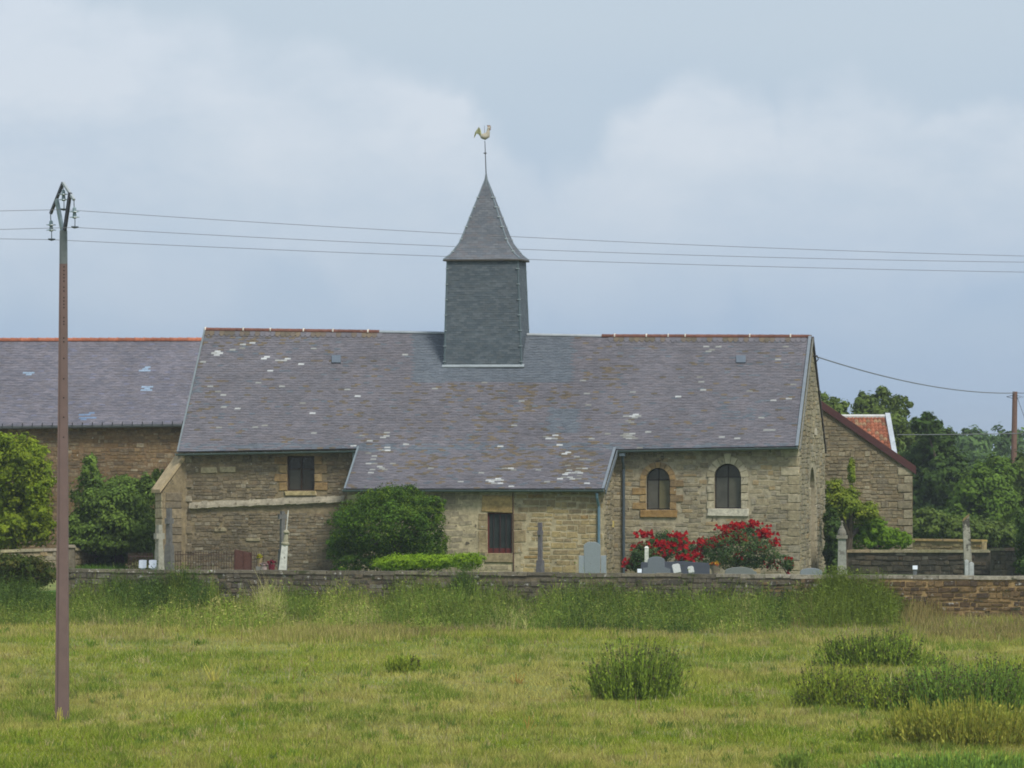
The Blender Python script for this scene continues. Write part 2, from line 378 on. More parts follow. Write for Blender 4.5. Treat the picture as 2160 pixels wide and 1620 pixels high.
def slate_patch(S, nrows, slate_w, width, rng, colf, m, parent, pick=None, n_single=0, rest='slates', clip=None, palq=None, raise_=.016, stagger=.5):
    """S(s,t)->point of roof surface, s across 0..1, t up the slope 0..1. colf(p,rng)->colour. pick(p,col,row)->priority for singles"""
    quads = []; cols = []; cand = []
    ns = max(1, int(round(width / slate_w)))
    for i in range(nrows):
        t0 = i / nrows; t1 = min(1.0, (i + 1.35) / nrows)
        off = (stagger if i % 2 else 0.0) + rng.uniform(-.08, .08)
        for j in range(-1, ns + 1):
            s0 = (j + off) / ns; s1 = (j + 1 + off) / ns
            s0 = max(0., s0); s1 = min(1., s1)
            if s1 - s0 < .15 / ns: continue
            g = .02 / ns
            dt = rng.normal(0, .05) / nrows
            a = S(s0 + g, max(0, t0 + dt)); b = S(s1 - g, max(0, t0 + dt + rng.normal(0, .02) / nrows)); c = S(s1 - g, t1); d = S(s0 + g, t1)
            if (b - a).length < .02 or (c - d).length < .004: continue
            mid = (a + b + c + d) * .25
            if clip and not clip(mid): continue
            n = (b - a).cross(d - a).normalized()
            col = colf(mid, rng, i)
            r0 = raise_ * rng.uniform(.8, 1.35)
            rec = (a + n * r0, b + n * r0, c + n * .004, d + n * .004, a + n * .001, b + n * .001, col)
            pr = pick(mid, col, i) if pick else None
            if pr is not None and n_single: cand.append((pr, rec, (b - a).length, (d - a).length, (b - a).normalized(), (d - a).normalized(), n, a, b))
            else:
                quads += [(rec[0], rec[1], rec[2], rec[3]), (rec[4], rec[5], rec[1], rec[0])]; cols += [col, col]
    cand.sort(key=lambda t: -t[0])
    for k_, (pr, rec, w, h, ex, ey, n, a, b) in enumerate(cand):
        if k_ < n_single:
            wq = round(w, 2); o = bpy.data.objects.new('slate', slate_mesh(wq, h, rec[6], m)); link(o, parent)
            ey2 = n.cross(ex); p = (a + b) * .5
            o.matrix_basis = Matrix(((ex.x, ey2.x, n.x, p.x), (ex.y, ey2.y, n.y, p.y), (ex.z, ey2.z, n.z, p.z), (0, 0, 0, 1)))
        else:
            quads += [(rec[0], rec[1], rec[2], rec[3]), (rec[4], rec[5], rec[1], rec[0])]; cols += [rec[6], rec[6]]
    o = poly_arrays(rest, np.array([[tuple(p) for p in q] for q in quads]), np.array(cols), m, parent); o['kind'] = 'stuff'
    return o

def panel(mb, O, ax, L0, L1, z0, z1, holes, col, depth, nrm):
    """flat wall face from L0..L1, z0..z1 along ax from O with rectangular openings and their reveals"""
    ax = Vector(ax); nrm = Vector(nrm); O = Vector(O)
    us = sorted({L0, L1} | {h[0] for h in holes} | {h[1] for h in holes}); zs = sorted({z0, z1} | {h[2] for h in holes} | {h[3] for h in holes})
    P = lambda u, z, d=0: O + ax * u + Vector((0, 0, z)) - nrm * d
    for i in range(len(us) - 1):
        for j in range(len(zs) - 1):
            uc, zc = (us[i] + us[i + 1]) / 2, (zs[j] + zs[j + 1]) / 2
            if any(h[0] < uc < h[1] and h[2] < zc < h[3] for h in holes): continue
            mb.poly([P(us[i], zs[j]), P(us[i + 1], zs[j]), P(us[i + 1], zs[j + 1]), P(us[i], zs[j + 1])], col)
    for (a, b, c, d) in holes:
        for (p, q) in (((a, c), (b, c)), ((b, c), (b, d)), ((b, d), (a, d)), ((a, d), (a, c))):
            mb.poly([P(*p), P(*p, depth), P(*q, depth), P(*q)], col)

# ================================================================== CHURCH
CO = Vector(((1683 - CX) * 194 / F, 194.0, GZ))
def chu(x, v):
    rx = (x - CX) / F
    return ((CO.y + v * CA) * rx - CO.x - v * SA) / (CA + SA * rx)
def chz(y, u, v): return ZC - (y - HY) * (CO.y - u * SA + v * CA) / F - GZ
def ch(x, y, v):
    u = chu(x, v); return Vector((u, v, chz(y, u, v)))
church = thing('church', 'long low stone village church with grey slate roof and slated bell tower', 'church', CO, -WA)
VR, VE, VB = 4.15, -.35, 8.45
eave_pts = [ch(x, y, VE) for x, y in ((374, 953), (750, 946), (1300, 948), (1684, 941))]
ridge_pts = [ch(x, y, VR) for x, y in ((432, 695), (800, 700), (1000, 704), (1270, 709), (1712, 710))]
def ez(u): return float(np.interp(u, [p.x for p in eave_pts], [p.z for p in eave_pts]))
def rz_(u): return float(np.interp(u, [p.x for p in ridge_pts], [p.z for p in ridge_pts]))
uE0, uE1, uR0, uR1 = eave_pts[0].x, eave_pts[-1].x, ridge_pts[0].x, ridge_pts[-1].x
def S_main(s, t):
    a = uE0 + (uE1 - uE0) * s; b = uR0 + (uR1 - uR0) * s
    return Vector((a + (b - a) * t, VE + (VR - VE) * t, ez(a) + (rz_(b) - ez(a)) * t - .035 * math.sin(math.pi * t)))
def S_back(s, t):
    b = uR0 + (uR1 - uR0) * s
    return Vector((b - .03 * (1 - t), VR + (VB - VR) * (1 - t), rz_(b) + (4.35 - rz_(b)) * (1 - t)))
uW0, uW1 = chu(376, 0), 0.0                       # nave front wall
VA = -2.2; uA0, uA1 = chu(733, VA), chu(1274, VA) # aisle front wall
VAE = -2.5
aT0, aT1 = ch(756, 947, VE), ch(1299, 949, VE); aE0, aE1 = ch(727, 1031, VAE), ch(1274, 1031, VAE)
def S_aisle(s, t):
    a = aE0.lerp(aE1, s); b = aT0.lerp(aT1, s); b.z = ez(b.x) + .01
    return a.lerp(b, t)

# --- walls (mortar faces with real openings)
MO_N, MO_A, MO_C = lin(126, 113, 88), lin(172, 159, 128), lin(156, 146, 122)
def rect(x0, x1, y0, y1, v):
    a = ch(x0, y1, v); b = ch(x1, y0, v); return [a.x, b.x, a.z, b.z]
H_L = rect(606, 663, 962, 1035, 0); H_A1 = rect(1363, 1413, 987, 1075, 0); H_A2 = rect(1507, 1563, 978, 1073, 0)
H_W = rect(1028, 1080, 1081, 1167, VA)
nave_wall = MB()
uSplit = chu(1000, 0)
zt = min(ez(u) for u in (uE0, -12, -6, uE1)) + .12
panel(nave_wall, (0, 0, 0), (1, 0, 0), uW0, uSplit, -.3, zt, [H_L], MO_N, .24, (0, -1, 0))
panel(nave_wall, (0, 0, 0), (1, 0, 0), uSplit, uW1, -.3, zt, [H_A1, H_A2], MO_C, .26, (0, -1, 0))
# spandrels of the two round-headed openings
def arch_geo(h, yspr):
    cx = (h[0] + h[1]) / 2; r = (h[1] - h[0]) / 2; zs = h[3] - r
    return cx, r, zs
for h in (H_A1, H_A2):
    cx, r, zs = arch_geo(h, 0)
    for sgn in (-1, 1):
        arc = [(cx + sgn * r * math.cos(a), 0.0, zs + r * math.sin(a)) for a in np.linspace(0, math.pi / 2, 9)]
        for k_ in range(8):
            nave_wall.poly([(cx + sgn * r, .001, h[3]), arc[k_], arc[k_ + 1]], MO_C)
            nave_wall.poly([arc[k_], (arc[k_][0], .26, arc[k_][2]), (arc[k_ + 1][0], .26, arc[k_ + 1][2]), arc[k_ + 1]], MO_C)
# left end wall, right gable, back wall
W = 8.3
nave_wall.poly([(uW0, 0, -.3), (uW0, 0, zt), (chu(432, VR), VR, rz_(-20) - .1), (uW0 + .9, W, zt), (uW0 + .9, W, -.3)], MO_N)
nave_wall.poly([(uW0 + .9, W, -.3), (uW0 + .9, W, zt), (0, W, zt), (0, W, -.3)], MO_C)
nw = nave_wall.build('nave_wall', M_MORTAR, church)
def gv(x):
    rx = (x - CX) / F; return (CO.y * rx - CO.x) / (SA - CA * rx)
gab = MB()
D0, D1, DZ = 3.55, 5.15, chz(985, 0, 4.3)
DS = DZ - 1.0                                     # springing of the pointed door head
zr = rz_(0) - .06
def gtop(v): return zt + (zr - zt) * (v / VR if v < VR else (W - v) / (W - VR))
# gable around the pointed doorway
gab.poly([(0, 0, -.3), (0, D0, -.3), (0, D0, gtop(D0)), (0, 0, zt)], MO_C)
gab.poly([(0, D1, -.3), (0, W, -.3), (0, W, zt), (0, D1, gtop(D1))], MO_C)
dc = (D0 + D1) / 2
headL = [(0, D0 + (dc - D0) * (1 - math.cos(a)), DS + 1.0 * math.sin(a)) for a in np.linspace(0, math.pi / 2, 7)]
headR = [(0, D1 - (D1 - dc) * (1 - math.cos(a)), DS + 1.0 * math.sin(a)) for a in np.linspace(0, math.pi / 2, 7)]
for k_ in range(6):
    for hd, vv in ((headL, D0), (headR, D1)):
        p, q = hd[k_], hd[k_ + 1]
        gab.poly([p, q, (0, q[1], gtop(q[1])), (0, p[1], gtop(p[1]))], MO_C)
        gab.poly([p, (-.3, p[1], p[2]), (-.3, q[1], q[2]), q], MO_C)
gab.poly([(0, dc, gtop(dc)), (0, VR, zr), (0, dc - .02, gtop(dc - .02))], MO_C)
gab.poly([(0, D0, -.3), (-.3, D0, -.3), (-.3, D0, DS), (0, D0, DS)], MO_C)
gab.poly([(0, D1, -.3), (0, D1, DS), (-.3, D1, DS), (-.3, D1, -.3)], MO_C)
gw = gab.build('gable_wall', M_MORTAR, church)
dd = MB(); CW_ = lin(96, 78, 58)
npl = 7
for k_ in range(npl):
    va, vb = D0 + (D1 - D0) * k_ / npl + .006, D0 + (D1 - D0) * (k_ + 1) / npl - .006
    def hz(v): x = abs(v - dc) / ((D1 - D0) / 2); return DS + math.sqrt(max(0, 1 - x ** 2))
    c_ = tuple(x * random.uniform(.85, 1.1) for x in CW_)
    b = MB(); b.hexa([(-.30, va, -.2), (-.26, va, -.2), (-.26, vb, -.2), (-.30, vb, -.2), (-.30, va, hz(va)), (-.26, va, hz(va)), (-.26, vb, hz(vb)), (-.30, vb, hz(vb))], c_)
    if k_ == 0: door = link(bpy.data.objects.new('door', None), church)
    b.build('door_plank', M_WOOD, door)

aw = MB()
zAt = aE0.z + .12
panel(aw, (0, VA, 0), (1, 0, 0), uA0, uA1, -.3, zAt, [H_W], MO_A, .2, (0, -1, 0))
def z_aisle(v): return aE1.z + (ez(aT1.x) - aE1.z) * (v - VAE) / (VE - VAE)
for (u_, side) in ((uA0, -1), (uA1, 1)):
    P = [(u_, VA, -.3), (u_, -.002, -.3), (u_, -.002, z_aisle(-.002) - .04), (u_, VA, z_aisle(VA) - .05)]
    aw.poly(P if side > 0 else P[::-1], MO_A)
aiw = aw.build('aisle_wall', M_MORTAR, church)

# --- rubble stones
ST = StoneSet(); rg = np.random.default_rng(11)
def out(rects):
    def t(u0, z0, u1, z1, O=0.0): return not any(u1 > a - .01 and u0 < b + .01 and z1 > c - .01 and z0 < d + .01 for a, b, c, d in rects)
    return t
def off(rects, o): return [(a - o, b - o, c, d) for a, b, c, d in rects]
# nave left
jl = rect(588, 681, 960, 1046, 0); led = rect(398, 728, 1054, 1076, 0)
pale = [rect(424, 459, 985, 998, 0), rect(462, 498, 983, 996, 0), rect(452, 478, 1112, 1122, 0), rect(518, 550, 1134, 1142, 0)]
uN1 = chu(742, 0)
t_ = out(off([jl, led] + pale, uW0))
ST.rows((uW0, 0, -.05), (1, 0, 0), (0, -1, 0), uN1 - uW0, zt - .02, rg, PAL_NAVE, W_NAVE, lambda a, b, c, d: t_(a, b, c, d) and a >= .02 and d < zt, hrow=(.08, .15), wst=(.13, .38), gap=.012, depth=(.008, .03), parent=nw)
for q in pale: ST.add(((q[0] + q[1]) / 2, 0, (q[2] + q[3]) / 2), (1, 0, 0), (0, -1, 0), q[1] - q[0] - .02, q[3] - q[2] - .02, .04, lin(158, 146, 118), nw, area=9)
z = -.05
while z < zt - .1:                                 # corner stones on the left
    h = rg.uniform(.22, .32); w = rg.choice([.3, .5])
    ST.add((uW0 + w / 2, 0, z + h / 2), (1, 0, 0), (0, -1, 0), w - .02, h - .02, .05, PAL_NAVE[rg.choice([2, 6, 0])], nw, area=8); z += h
# chancel
s1 = rect(1336, 1446, 972, 1094, 0); s2 = rect(1488, 1582, 962, 1091, 0)
uC0 = chu(1300, 0)
t2 = out(off([rect(1352, 1424, 974, 1094, 0), rect(1494, 1578, 962, 1091, 0)], uC0))
ST.rows((uC0, 0, -.05), (1, 0, 0), (0, -1, 0), -uC0, zt, rg, PAL_CH, W_CH, lambda a, b, c, d: t2(a, b, c, d) and c < -uC0 - .03 and d < zt, hrow=(.11, .19), wst=(.2, .55), gap=.016, depth=(.006, .022), parent=nw)
z = -.05; k_ = 0
while z < zt - .1:                                 # quoins at the right corner, seen on both faces
    h = rg.uniform(.24, .36); w, w2 = ((.36, .7) if k_ % 2 else (.62, .4)); k_ += 1
    c_ = PAL_CH[rg.choice([2, 6, 0, 7])]
    ST.add((-w / 2 + .01, 0, z + h / 2), (1, 0, 0), (0, -1, 0), w - .02, h - .02, .03, c_, nw, area=8)
    ST.add((0, w2 / 2, z + h / 2), (0, 1, 0), (1, 0, 0), w2 - .02, h - .02, .03, c_, gw, area=7); z += h
# gable stones
gt = lambda a, b, c, d: c < W - .02 and a > .03 and (not (c > D0 - .12 and a < D1 + .12 and b < DZ + .1)) and d < min(gtop(max(0, a)), gtop(min(W, c))) - .05
ST.rows((0, 0, -.05), (0, 1, 0), (1, 0, 0), W, zr, rg, PAL_CH, W_CH, gt, hrow=(.12, .2), wst=(.25, .6), depth=(.015, .04), parent=gw, weight=.05)
z = 0
while z < DS:                                      # jamb stones of the gable door
    h = rg.uniform(.25, .4)
    for vv in (D0 - .13, D1 + .13): ST.add((0, vv, z + h / 2), (0, 1, 0), (1, 0, 0), .24, h - .02, .05, PAL_CH[6], gw, area=.01)
    z += h
# aisle: smooth worn left part, coursed blocks at the right
lint = rect(1016, 1083, 1046, 1081, VA); sill = rect(1020, 1083, 1166, 1186, VA); jmb = rect(1084, 1108, 1081, 1167, VA); jml = rect(1010, 1028, 1081, 1167, VA)
uB = chu(1086, VA)
t3 = out(off([lint, sill, [H_W[0], H_W[1], H_W[2], H_W[3]], jml], uA0))
PAL_A1 = [lin(150, 139, 113), lin(144, 134, 110), lin(155, 144, 117), lin(139, 129, 107)]
ST.rows((uA0, VA, -.05), (1, 0, 0), (0, -1, 0), uB - uA0, zAt, rg, PAL_A1, tagw([1, 1, 1, 1]), lambda a, b, c, d: t3(a, b, c, d) and c < uB - uA0 and a > 0 and d < zAt - .02, hrow=(.16, .26), wst=(.3, .8), gap=.012, depth=(.004, .012), parent=aiw, weight=.6)
t4 = out(off([jmb], uB))
PAL_A2 = soften([lin(142, 126, 92), lin(130, 116, 88), lin(153, 136, 98), lin(122, 110, 86), lin(158, 140, 98), lin(140, 112, 66)], .7, 1.14)
ST.rows((uB, VA, -.05), (1, 0, 0), (0, -1, 0), uA1 - uB, zAt, rg, PAL_A2, tagw([4, 3, 3, 2, 2, .8]), lambda a, b, c, d: t4(a, b, c, d) and a > .02 and c < uA1 - uB - .02 and d < zAt - .02, hrow=(.13, .24), wst=(.26, .62), gap=.03, depth=(.006, .018), parent=aiw, weight=1.4)
for (r_, c_, d_) in ((lint, lin(172, 146, 98), .03), (sill, lin(142, 128, 98), .05)):
    ST.add(((r_[0] + r_[1]) / 2, VA, (r_[2] + r_[3]) / 2), (1, 0, 0), (0, -1, 0), r_[1] - r_[0] - .01, r_[3] - r_[2] - .01, d_, c_, aiw, area=9)
zz = H_W[2]
for k_, hh in enumerate((.36, .44, .30, .26)):
    if zz + hh > H_W[3] + .02: hh = H_W[3] - zz
    for (cx_, w_) in (((H_W[0] - .16), .30), ((H_W[1] + .05 + (.22 if k_ % 2 else .15)), .42 if k_ % 2 else .28)):
        ST.add((cx_, VA, zz + hh / 2), (1, 0, 0), (0, -1, 0), w_, hh - .015, .02, lin(148, 132, 100) if k_ % 2 else lin(156, 140, 108), aiw, area=8)
    zz += hh
ST.rows((uA1, VA, -.05), (0, 1, 0), (1, 0, 0), 2.2, 4.3, rg, PAL_CH, W_CH, lambda a, b, c, d: a > 0 and c < 2.19 and d < z_aisle(VA + a) - .12, hrow=(.13, .2), wst=(.3, .6), parent=aiw, weight=.1)
# ochre quoins of the left window and of the first round-headed window, pale ones of the second
OCH = [lin(146, 121, 82), lin(138, 114, 78), lin(150, 128, 92), lin(132, 112, 82)]
zz = H_L[2]
for k_ in range(4):
    hh = (H_L[3] - H_L[2]) / 4
    for sg in (-1, 1):
        w_ = (.46 if (k_ + (sg > 0)) % 2 else .28); cx_ = (H_L[0] - w_ / 2) if sg < 0 else (H_L[1] + w_ / 2)
        ST.add((cx_, 0, zz + hh / 2), (1, 0, 0), (0, -1, 0), w_ - .015, hh - .015, .035, OCH[(k_ + (sg > 0)) % 4] if k_ != 3 else lin(128, 106, 74), nw, area=9)
    zz += hh
ST.add(((H_L[0] + H_L[1]) / 2, 0, H_L[2] - .09), (1, 0, 0), (0, -1, 0), 1.15, .16, .07, lin(168, 152, 112), nw, area=9)
def arch_surround(h, cols, wq, ring, key=None, sillc=None, nv=9):
    cx, r, zs = arch_geo(h, 0); z0 = h[2]; n = 4; hh = (zs - z0) / n
    for k_ in range(n):
        for sg in (-1, 1):
            w_ = wq[(k_ + (sg > 0)) % 2]; c_ = cols[(k_ * 2 + (sg > 0)) % len(cols)]
            ST.add((cx + sg * (r + w_ / 2), 0, z0 + hh * (k_ + .5)), (1, 0, 0), (0, -1, 0), w_ - .012, hh - .012, .045, c_, nw, area=9)
    for k_ in range(nv):                            # voussoirs
        a0, a1 = math.pi * k_ / nv + .015, math.pi * (k_ + 1) / nv - .015
        R = r + ring * (1.0 if key is None or k_ != nv // 2 else 1.35)
        P = lambda a, q, d: (cx + q * math.cos(a), d, zs + q * math.sin(a))
        b = MB(); am = (a0 + a1) / 2
        for d0, d1 in ((0.02, -.05),):
            ring_f = [P(a0, r + .004, d1), P(am, r + .004, d1), P(a1, r + .004, d1), P(a1, R, d1), P(am, R, d1), P(a0, R, d1)]
            ring_b = [(p[0], d0, p[2]) for p in ring_f]
            b.mesh(ring_f + ring_b, [(0, 5, 4, 3, 2, 1)] + [(i, (i + 1) % 6, 6 + (i + 1) % 6, 6 + i) for i in range(6)], key if key and k_ == nv // 2 else cols[k_ % len(cols)])
        b.build('voussoir', M_DRESS, nw)
    ST.add((cx, 0, z0 - .13), (1, 0, 0), (0, -1, 0), 2 * r + .5, .25, .07, sillc, nw, area=9)
arch_surround(H_A1, OCH, (.48, .22), .20, None, lin(146, 116, 72))
arch_surround(H_A2, [lin(176, 166, 140), lin(166, 157, 134), lin(158, 148, 122)], (.26, .22), .26, lin(182, 172, 146), lin(184, 178, 160))
ST.emit(300, M_STONE)
# pale weathered ledge on the nave wall
lg = MB(); n = 26
for k_ in range(n):
    xa, xb = 400 + (727 - 400) * k_ / n, 400 + (727 - 400) * (k_ + 1) / n
    a, b_ = ch(xa, 1066 - 14 * (xa - 400) / 327, 0), ch(xb, 1066 - 14 * (xb - 400) / 327, 0)
    h1, h2 = .10 + .05 * rg.random(), .13; d = .11 + .03 * rg.random()
    f_ = rg.uniform(.86, 1.03); c_ = lin(158 * f_, 150 * f_, 130 * f_)
    lg.hexa([(a.x, -d, a.z - .09 - .04 * rg.random()), (b_.x + .002, -d, b_.z - .09 - .03 * rg.random()), (b_.x + .002, 0, b_.z - .15), (a.x, 0, a.z - .15), (a.x, -d * .8, a.z - .02), (b_.x + .002, -d * .8, b_.z - .02), (b_.x + .002, 0, b_.z + h1), (a.x, 0, a.z + h1)], c_)
lg.build('stone_ledge', mat('ledge_stone', None, .95, 9, .3, bump=.6, bscale=40, n2=[((.13, .11, .07), 5, .60)]), nw)

# diagonal buttress at the left corner
bt = MB(); q2 = math.sqrt(.5)
def bp(p, q, z): return Vector((uW0 + (-p + q) * q2, (-p - q) * q2, z))
zc0, zc1 = chz(962, uW0, 0), chz(1030, uW0, -.6)
cB = lin(132, 118, 92)
PF, QW = .78, .23
buttress = MB().hexa([bp(-.4, -QW, -.3), bp(PF, -QW, -.3), bp(PF, QW, -.3), bp(-.4, QW, -.3), bp(-.4, -QW, zc0 + .2), bp(PF, -QW, zc1 - .12), bp(PF, QW, zc1 - .12), bp(-.4, QW, zc0 + .2)], cB).build('buttress', M_MORTAR, church)
cap = MB(); OV = .06
cap.hexa([bp(-.1, -QW - OV, zc0 - .12), bp(PF + .14, -QW - OV, zc1 - .16), bp(PF + .14, QW + OV, zc1 - .16), bp(-.1, QW + OV, zc0 - .12), bp(-.1, -QW - OV, zc0 + .08), bp(PF + .14, -QW - OV, zc1 - .04), bp(PF + .14, QW + OV, zc1 - .04), bp(-.1, QW + OV, zc0 + .08)], lin(168, 150, 118))
cap.build('sloping_cap', M_DRESS, buttress)
z = -.1; 
while z < zc1 - .35:
    h = rg.uniform(.24, .38)
    b = MB(); fr = bp(PF, 0, z + h / 2)
    nrm = Vector((-q2, -q2, 0)); axd = Vector((q2, -q2, 0))
    for (ctr, ax, nr, w_) in ((fr, axd, nrm, QW * 2 - .02), (bp(PF / 2 - .05, QW, z + h / 2), -nrm, axd, PF - .14)):
        Mx = Matrix.Translation(ctr) @ Matrix(((ax.x * w_, -nr.x * .03, 0, 0), (ax.y * w_, -nr.y * .03, 0, 0), (0, 0, h - .02, 0), (0, 0, 0, 1)))
        o = bpy.data.objects.new('block', stone_mesh(int(rg.integers(6)), lin(158, 145, 118) if nr is nrm else PAL_NAVE[int(rg.integers(4))], M_STONE)); link(o, buttress); o.matrix_basis = Mx
    z += h

# --- windows
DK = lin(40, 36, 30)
def rect_window(h, v, frame_c, bars, pane_c, depth=.17):
    f = MB(); fw = .05
    a, b, c, d = h
    for r_ in ((a, a + fw, c, d), (b - fw, b, c, d), (a + fw, b - fw, c, c + fw), (a + fw, b - fw, d - fw, d)): f.box((r_[0], v + depth - .05, r_[2]), (r_[1], v + depth, r_[3]), frame_c)
    win = f.build('window', M_WOOD, church)
    return win
wl = rect_window(H_L, 0, lin(56, 44, 34), None, None)
a, b, c, d = H_L; mu = (a + b) / 2; tr = c + (d - c) * .62
bb = MB(); bb.box((mu - .03, .11, c + .05), (mu + .03, .165, d - .05), lin(56, 44, 34)); bb.build('mullion', M_WOOD, wl)
for (p, q) in ((a + .05, mu - .03), (mu + .03, b - .05)):
    bb = MB(); bb.box((p, .125, tr - .02), (q, .165, tr + .02), lin(56, 44, 34)); bb.build('transom', M_WOOD, wl)
for i, (p, q, r_, s_) in enumerate(((a + .05, mu - .03, c + .05, tr - .02), (mu + .03, b - .05, c + .05, tr - .02), (a + .05, mu - .03, tr + .02, d - .05), (mu + .03, b - .05, tr + .02, d - .05))):
    MB().box((p, .15, r_), (q, .16, s_), (lin(66, 64, 56), lin(46, 42, 35), lin(36, 31, 26), lin(36, 31, 26))[i]).build('pane', M_GLASS, wl)
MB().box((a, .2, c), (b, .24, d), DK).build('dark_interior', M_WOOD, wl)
wr = rect_window(H_W, VA, lin(92, 42, 36), None, None, .14)
a, b, c, d = H_W
MB().box((a + .05, VA + .09, c + .05), (b - .05, VA + .14, c + .17), lin(92, 42, 36)).build('bottom_rail', M_WOOD, wr)
for k_ in range(3):
    u_ = a + (b - a) * (k_ + 1) / 4
    MB().tube([(u_, VA + .05, c + .01), (u_, VA + .05, d - .01)], .012, 6, lin(58, 40, 38)).build('iron_bar', M_IRON, wr)
for k_ in range(2):
    u0_, u1_ = (a + .05, (a + b) / 2 - .015) if k_ == 0 else ((a + b) / 2 + .015, b - .05)
    MB().box((u0_, VA + .12, c + .17), (u1_, VA + .13, d - .05), lin(52, 58, 56)).build('pane', M_GLASS, wr)
MB().box(((a + b) / 2 - .015, VA + .10, c + .17), ((a + b) / 2 + .015, VA + .135, d - .05), lin(60, 40, 36)).build('mullion', M_WOOD, wr)
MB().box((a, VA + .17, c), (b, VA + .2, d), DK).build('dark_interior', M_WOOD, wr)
def arched_window(h, pcs):
    cx, r, zs = arch_geo(h, 0); z0 = h[2]; f = MB()
    pts = [(h[0] + .02, .2, z0 + .02)] + [(cx - (r - .02) * math.cos(t), .2, zs + (r - .02) * math.sin(t)) for t in np.linspace(0, math.pi, 15)] + [(h[1] - .02, .2, z0 + .02)]
    f.tube(pts, .022, 6, DK); f.tube([pts[0], pts[-1]], .022, 6, DK)
    win = f.build('window', M_IRON, church)
    MB().box((cx - .018, .18, z0 + .03), (cx + .018, .215, zs + r - .03), DK).build('mullion', M_IRON, win)
    for sg in (-1, 1): MB().box((min(cx + sg * .018, cx + sg * (r - .03)), .185, zs - .016), (max(cx + sg * .018, cx + sg * (r - .03)), .21, zs + .016), DK).build('glazing_bar', M_IRON, win)
    for k_, sg in enumerate((-1, 1)):
        x0, x1 = sorted((cx + sg * .018, cx + sg * (r - .02)))
        MB().box((x0, .20, z0 + .03), (x1, .21, zs - .016), pcs[k_]).build('pane', M_GLASS, win)
        ar = [(cx + sg * .018, zs + .016)] + [(cx + sg * max(.018, (r - .02) * math.cos(t)), zs + .016 + (r - .03) * math.sin(t)) for t in np.linspace(0, math.pi / 2, 8)]
        if sg < 0: ar = ar[::-1]
        MB().extrude(ar, .20, .212, pcs[2 + k_], .001).build('pane', M_GLASS, win)
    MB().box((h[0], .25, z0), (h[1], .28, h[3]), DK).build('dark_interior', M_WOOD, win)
arched_window(H_A1, (lin(82, 79, 70), lin(100, 94, 66), lin(66, 62, 55), lin(72, 67, 55)))
arched_window(H_A2, (lin(76, 75, 68), lin(84, 82, 70), lin(62, 60, 54), lin(64, 61, 54)))

# --- roofs
SL_OLD = [lin(108, 105, 110), lin(104, 102, 107), lin(111, 107, 111), lin(102, 100, 105), lin(107, 103, 106), lin(99, 97, 101)]
SL_BLUE = [lin(96, 102, 109), lin(92, 99, 106), lin(100, 106, 112)]
SL_WHITE = [lin(160, 161, 157), lin(144, 145, 140), lin(178, 180, 178), lin(130, 129, 122)]
SL_BROWN = [lin(104, 94, 82), lin(96, 88, 74), lin(110, 98, 80)]
def inpx(p, x0, x1, y0, y1, v=None):
    xx = px_of(p); return x0 < xx[0] < x1 and y0 < xx[1] < y1
def px_of(p):
    X = CO.x + p.x * CA + p.y * SA; Y = CO.y - p.x * SA + p.y * CA; return (CX + X / Y * F, HY - (p.z + GZ - ZC) / Y * F)
wn_ = np.random.default_rng(5)
stains = [(1105, 815, 1130, 860, .5), (1160, 800, 1200, 850, .18), (1090, 850, 1160, 870, .3), (1180, 930, 1260, 1000, .4), (1060, 940, 1140, 990, .35), (860, 950, 940, 985, .3), (1000, 850, 1090, 960, .16),
          (400, 800, 470, 905, .12), (430, 700, 700, 730, .16), (600, 920, 650, 935, .4), (1270, 770, 1290, 800, .3), (940, 800, 1120, 830, .12), (800, 940, 1280, 1020, .13), (700, 750, 1340, 945, .05), (385, 690, 1710, 950, .025)]
whites = [(735, 790, 900, 1000, .05), (790, 830, 970, 1000, .25), (805, 830, 905, 950, .35), (1180, 1260, 920, 990, .07), (1185, 1225, 985, 1012, .30), (1220, 1290, 960, 1015, .05), (1310, 1345, 912, 925, .8), (470, 520, 733, 750, .12), (440, 480, 740, 752, .15),
          (445, 485, 820, 838, .2), (495, 520, 858, 868, .4), (555, 610, 750, 762, .2), (1020, 1060, 1012, 1022, .6), (1150, 1180, 915, 925, .5), (1320, 1350, 873, 892, .4), (1480, 1520, 730, 745, .25), (1635, 1660, 718, 732, .4), (740, 760, 925, 945, .25), (880, 1240, 985, 1028, .035), (380, 1690, 720, 945, .008)]
blues = [(870, 1208, 690, 806, 1.0), (1155, 1220, 862, 912, .95), (390, 425, 790, 830, .6), (1515, 1600, 860, 885, .3), (610, 660, 930, 950, .4), (900, 950, 945, 960, .4), (375, 1690, 935, 950, .5), (1290, 1310, 935, 952, .5)]
def slate_col(p, rng, row):
    x, y = px_of(p)
    for (x0, x1, y0, y1, pr) in blues:
        if x0 < x < x1 and y0 < y < y1 and rng.random() < pr: return SL_BLUE[rng.integers(3)]
    for (x0, x1, y0, y1, pr) in whites:
        if x0 < x < x1 and y0 < y < y1 and rng.random() < pr: return SL_WHITE[rng.integers(4)]
    for (x0, y0, x1, y1, pr) in stains:
        if x0 < x < x1 and y0 < y < y1 and rng.random() < pr: return SL_BROWN[rng.integers(3)]
    r_ = rng.random()
    if r_ < .04: return SL_BLUE[rng.integers(3)]
    if r_ < .055: return SL_BROWN[rng.integers(3)]
    return SL_OLD[rng.integers(6)]
roof = MB()
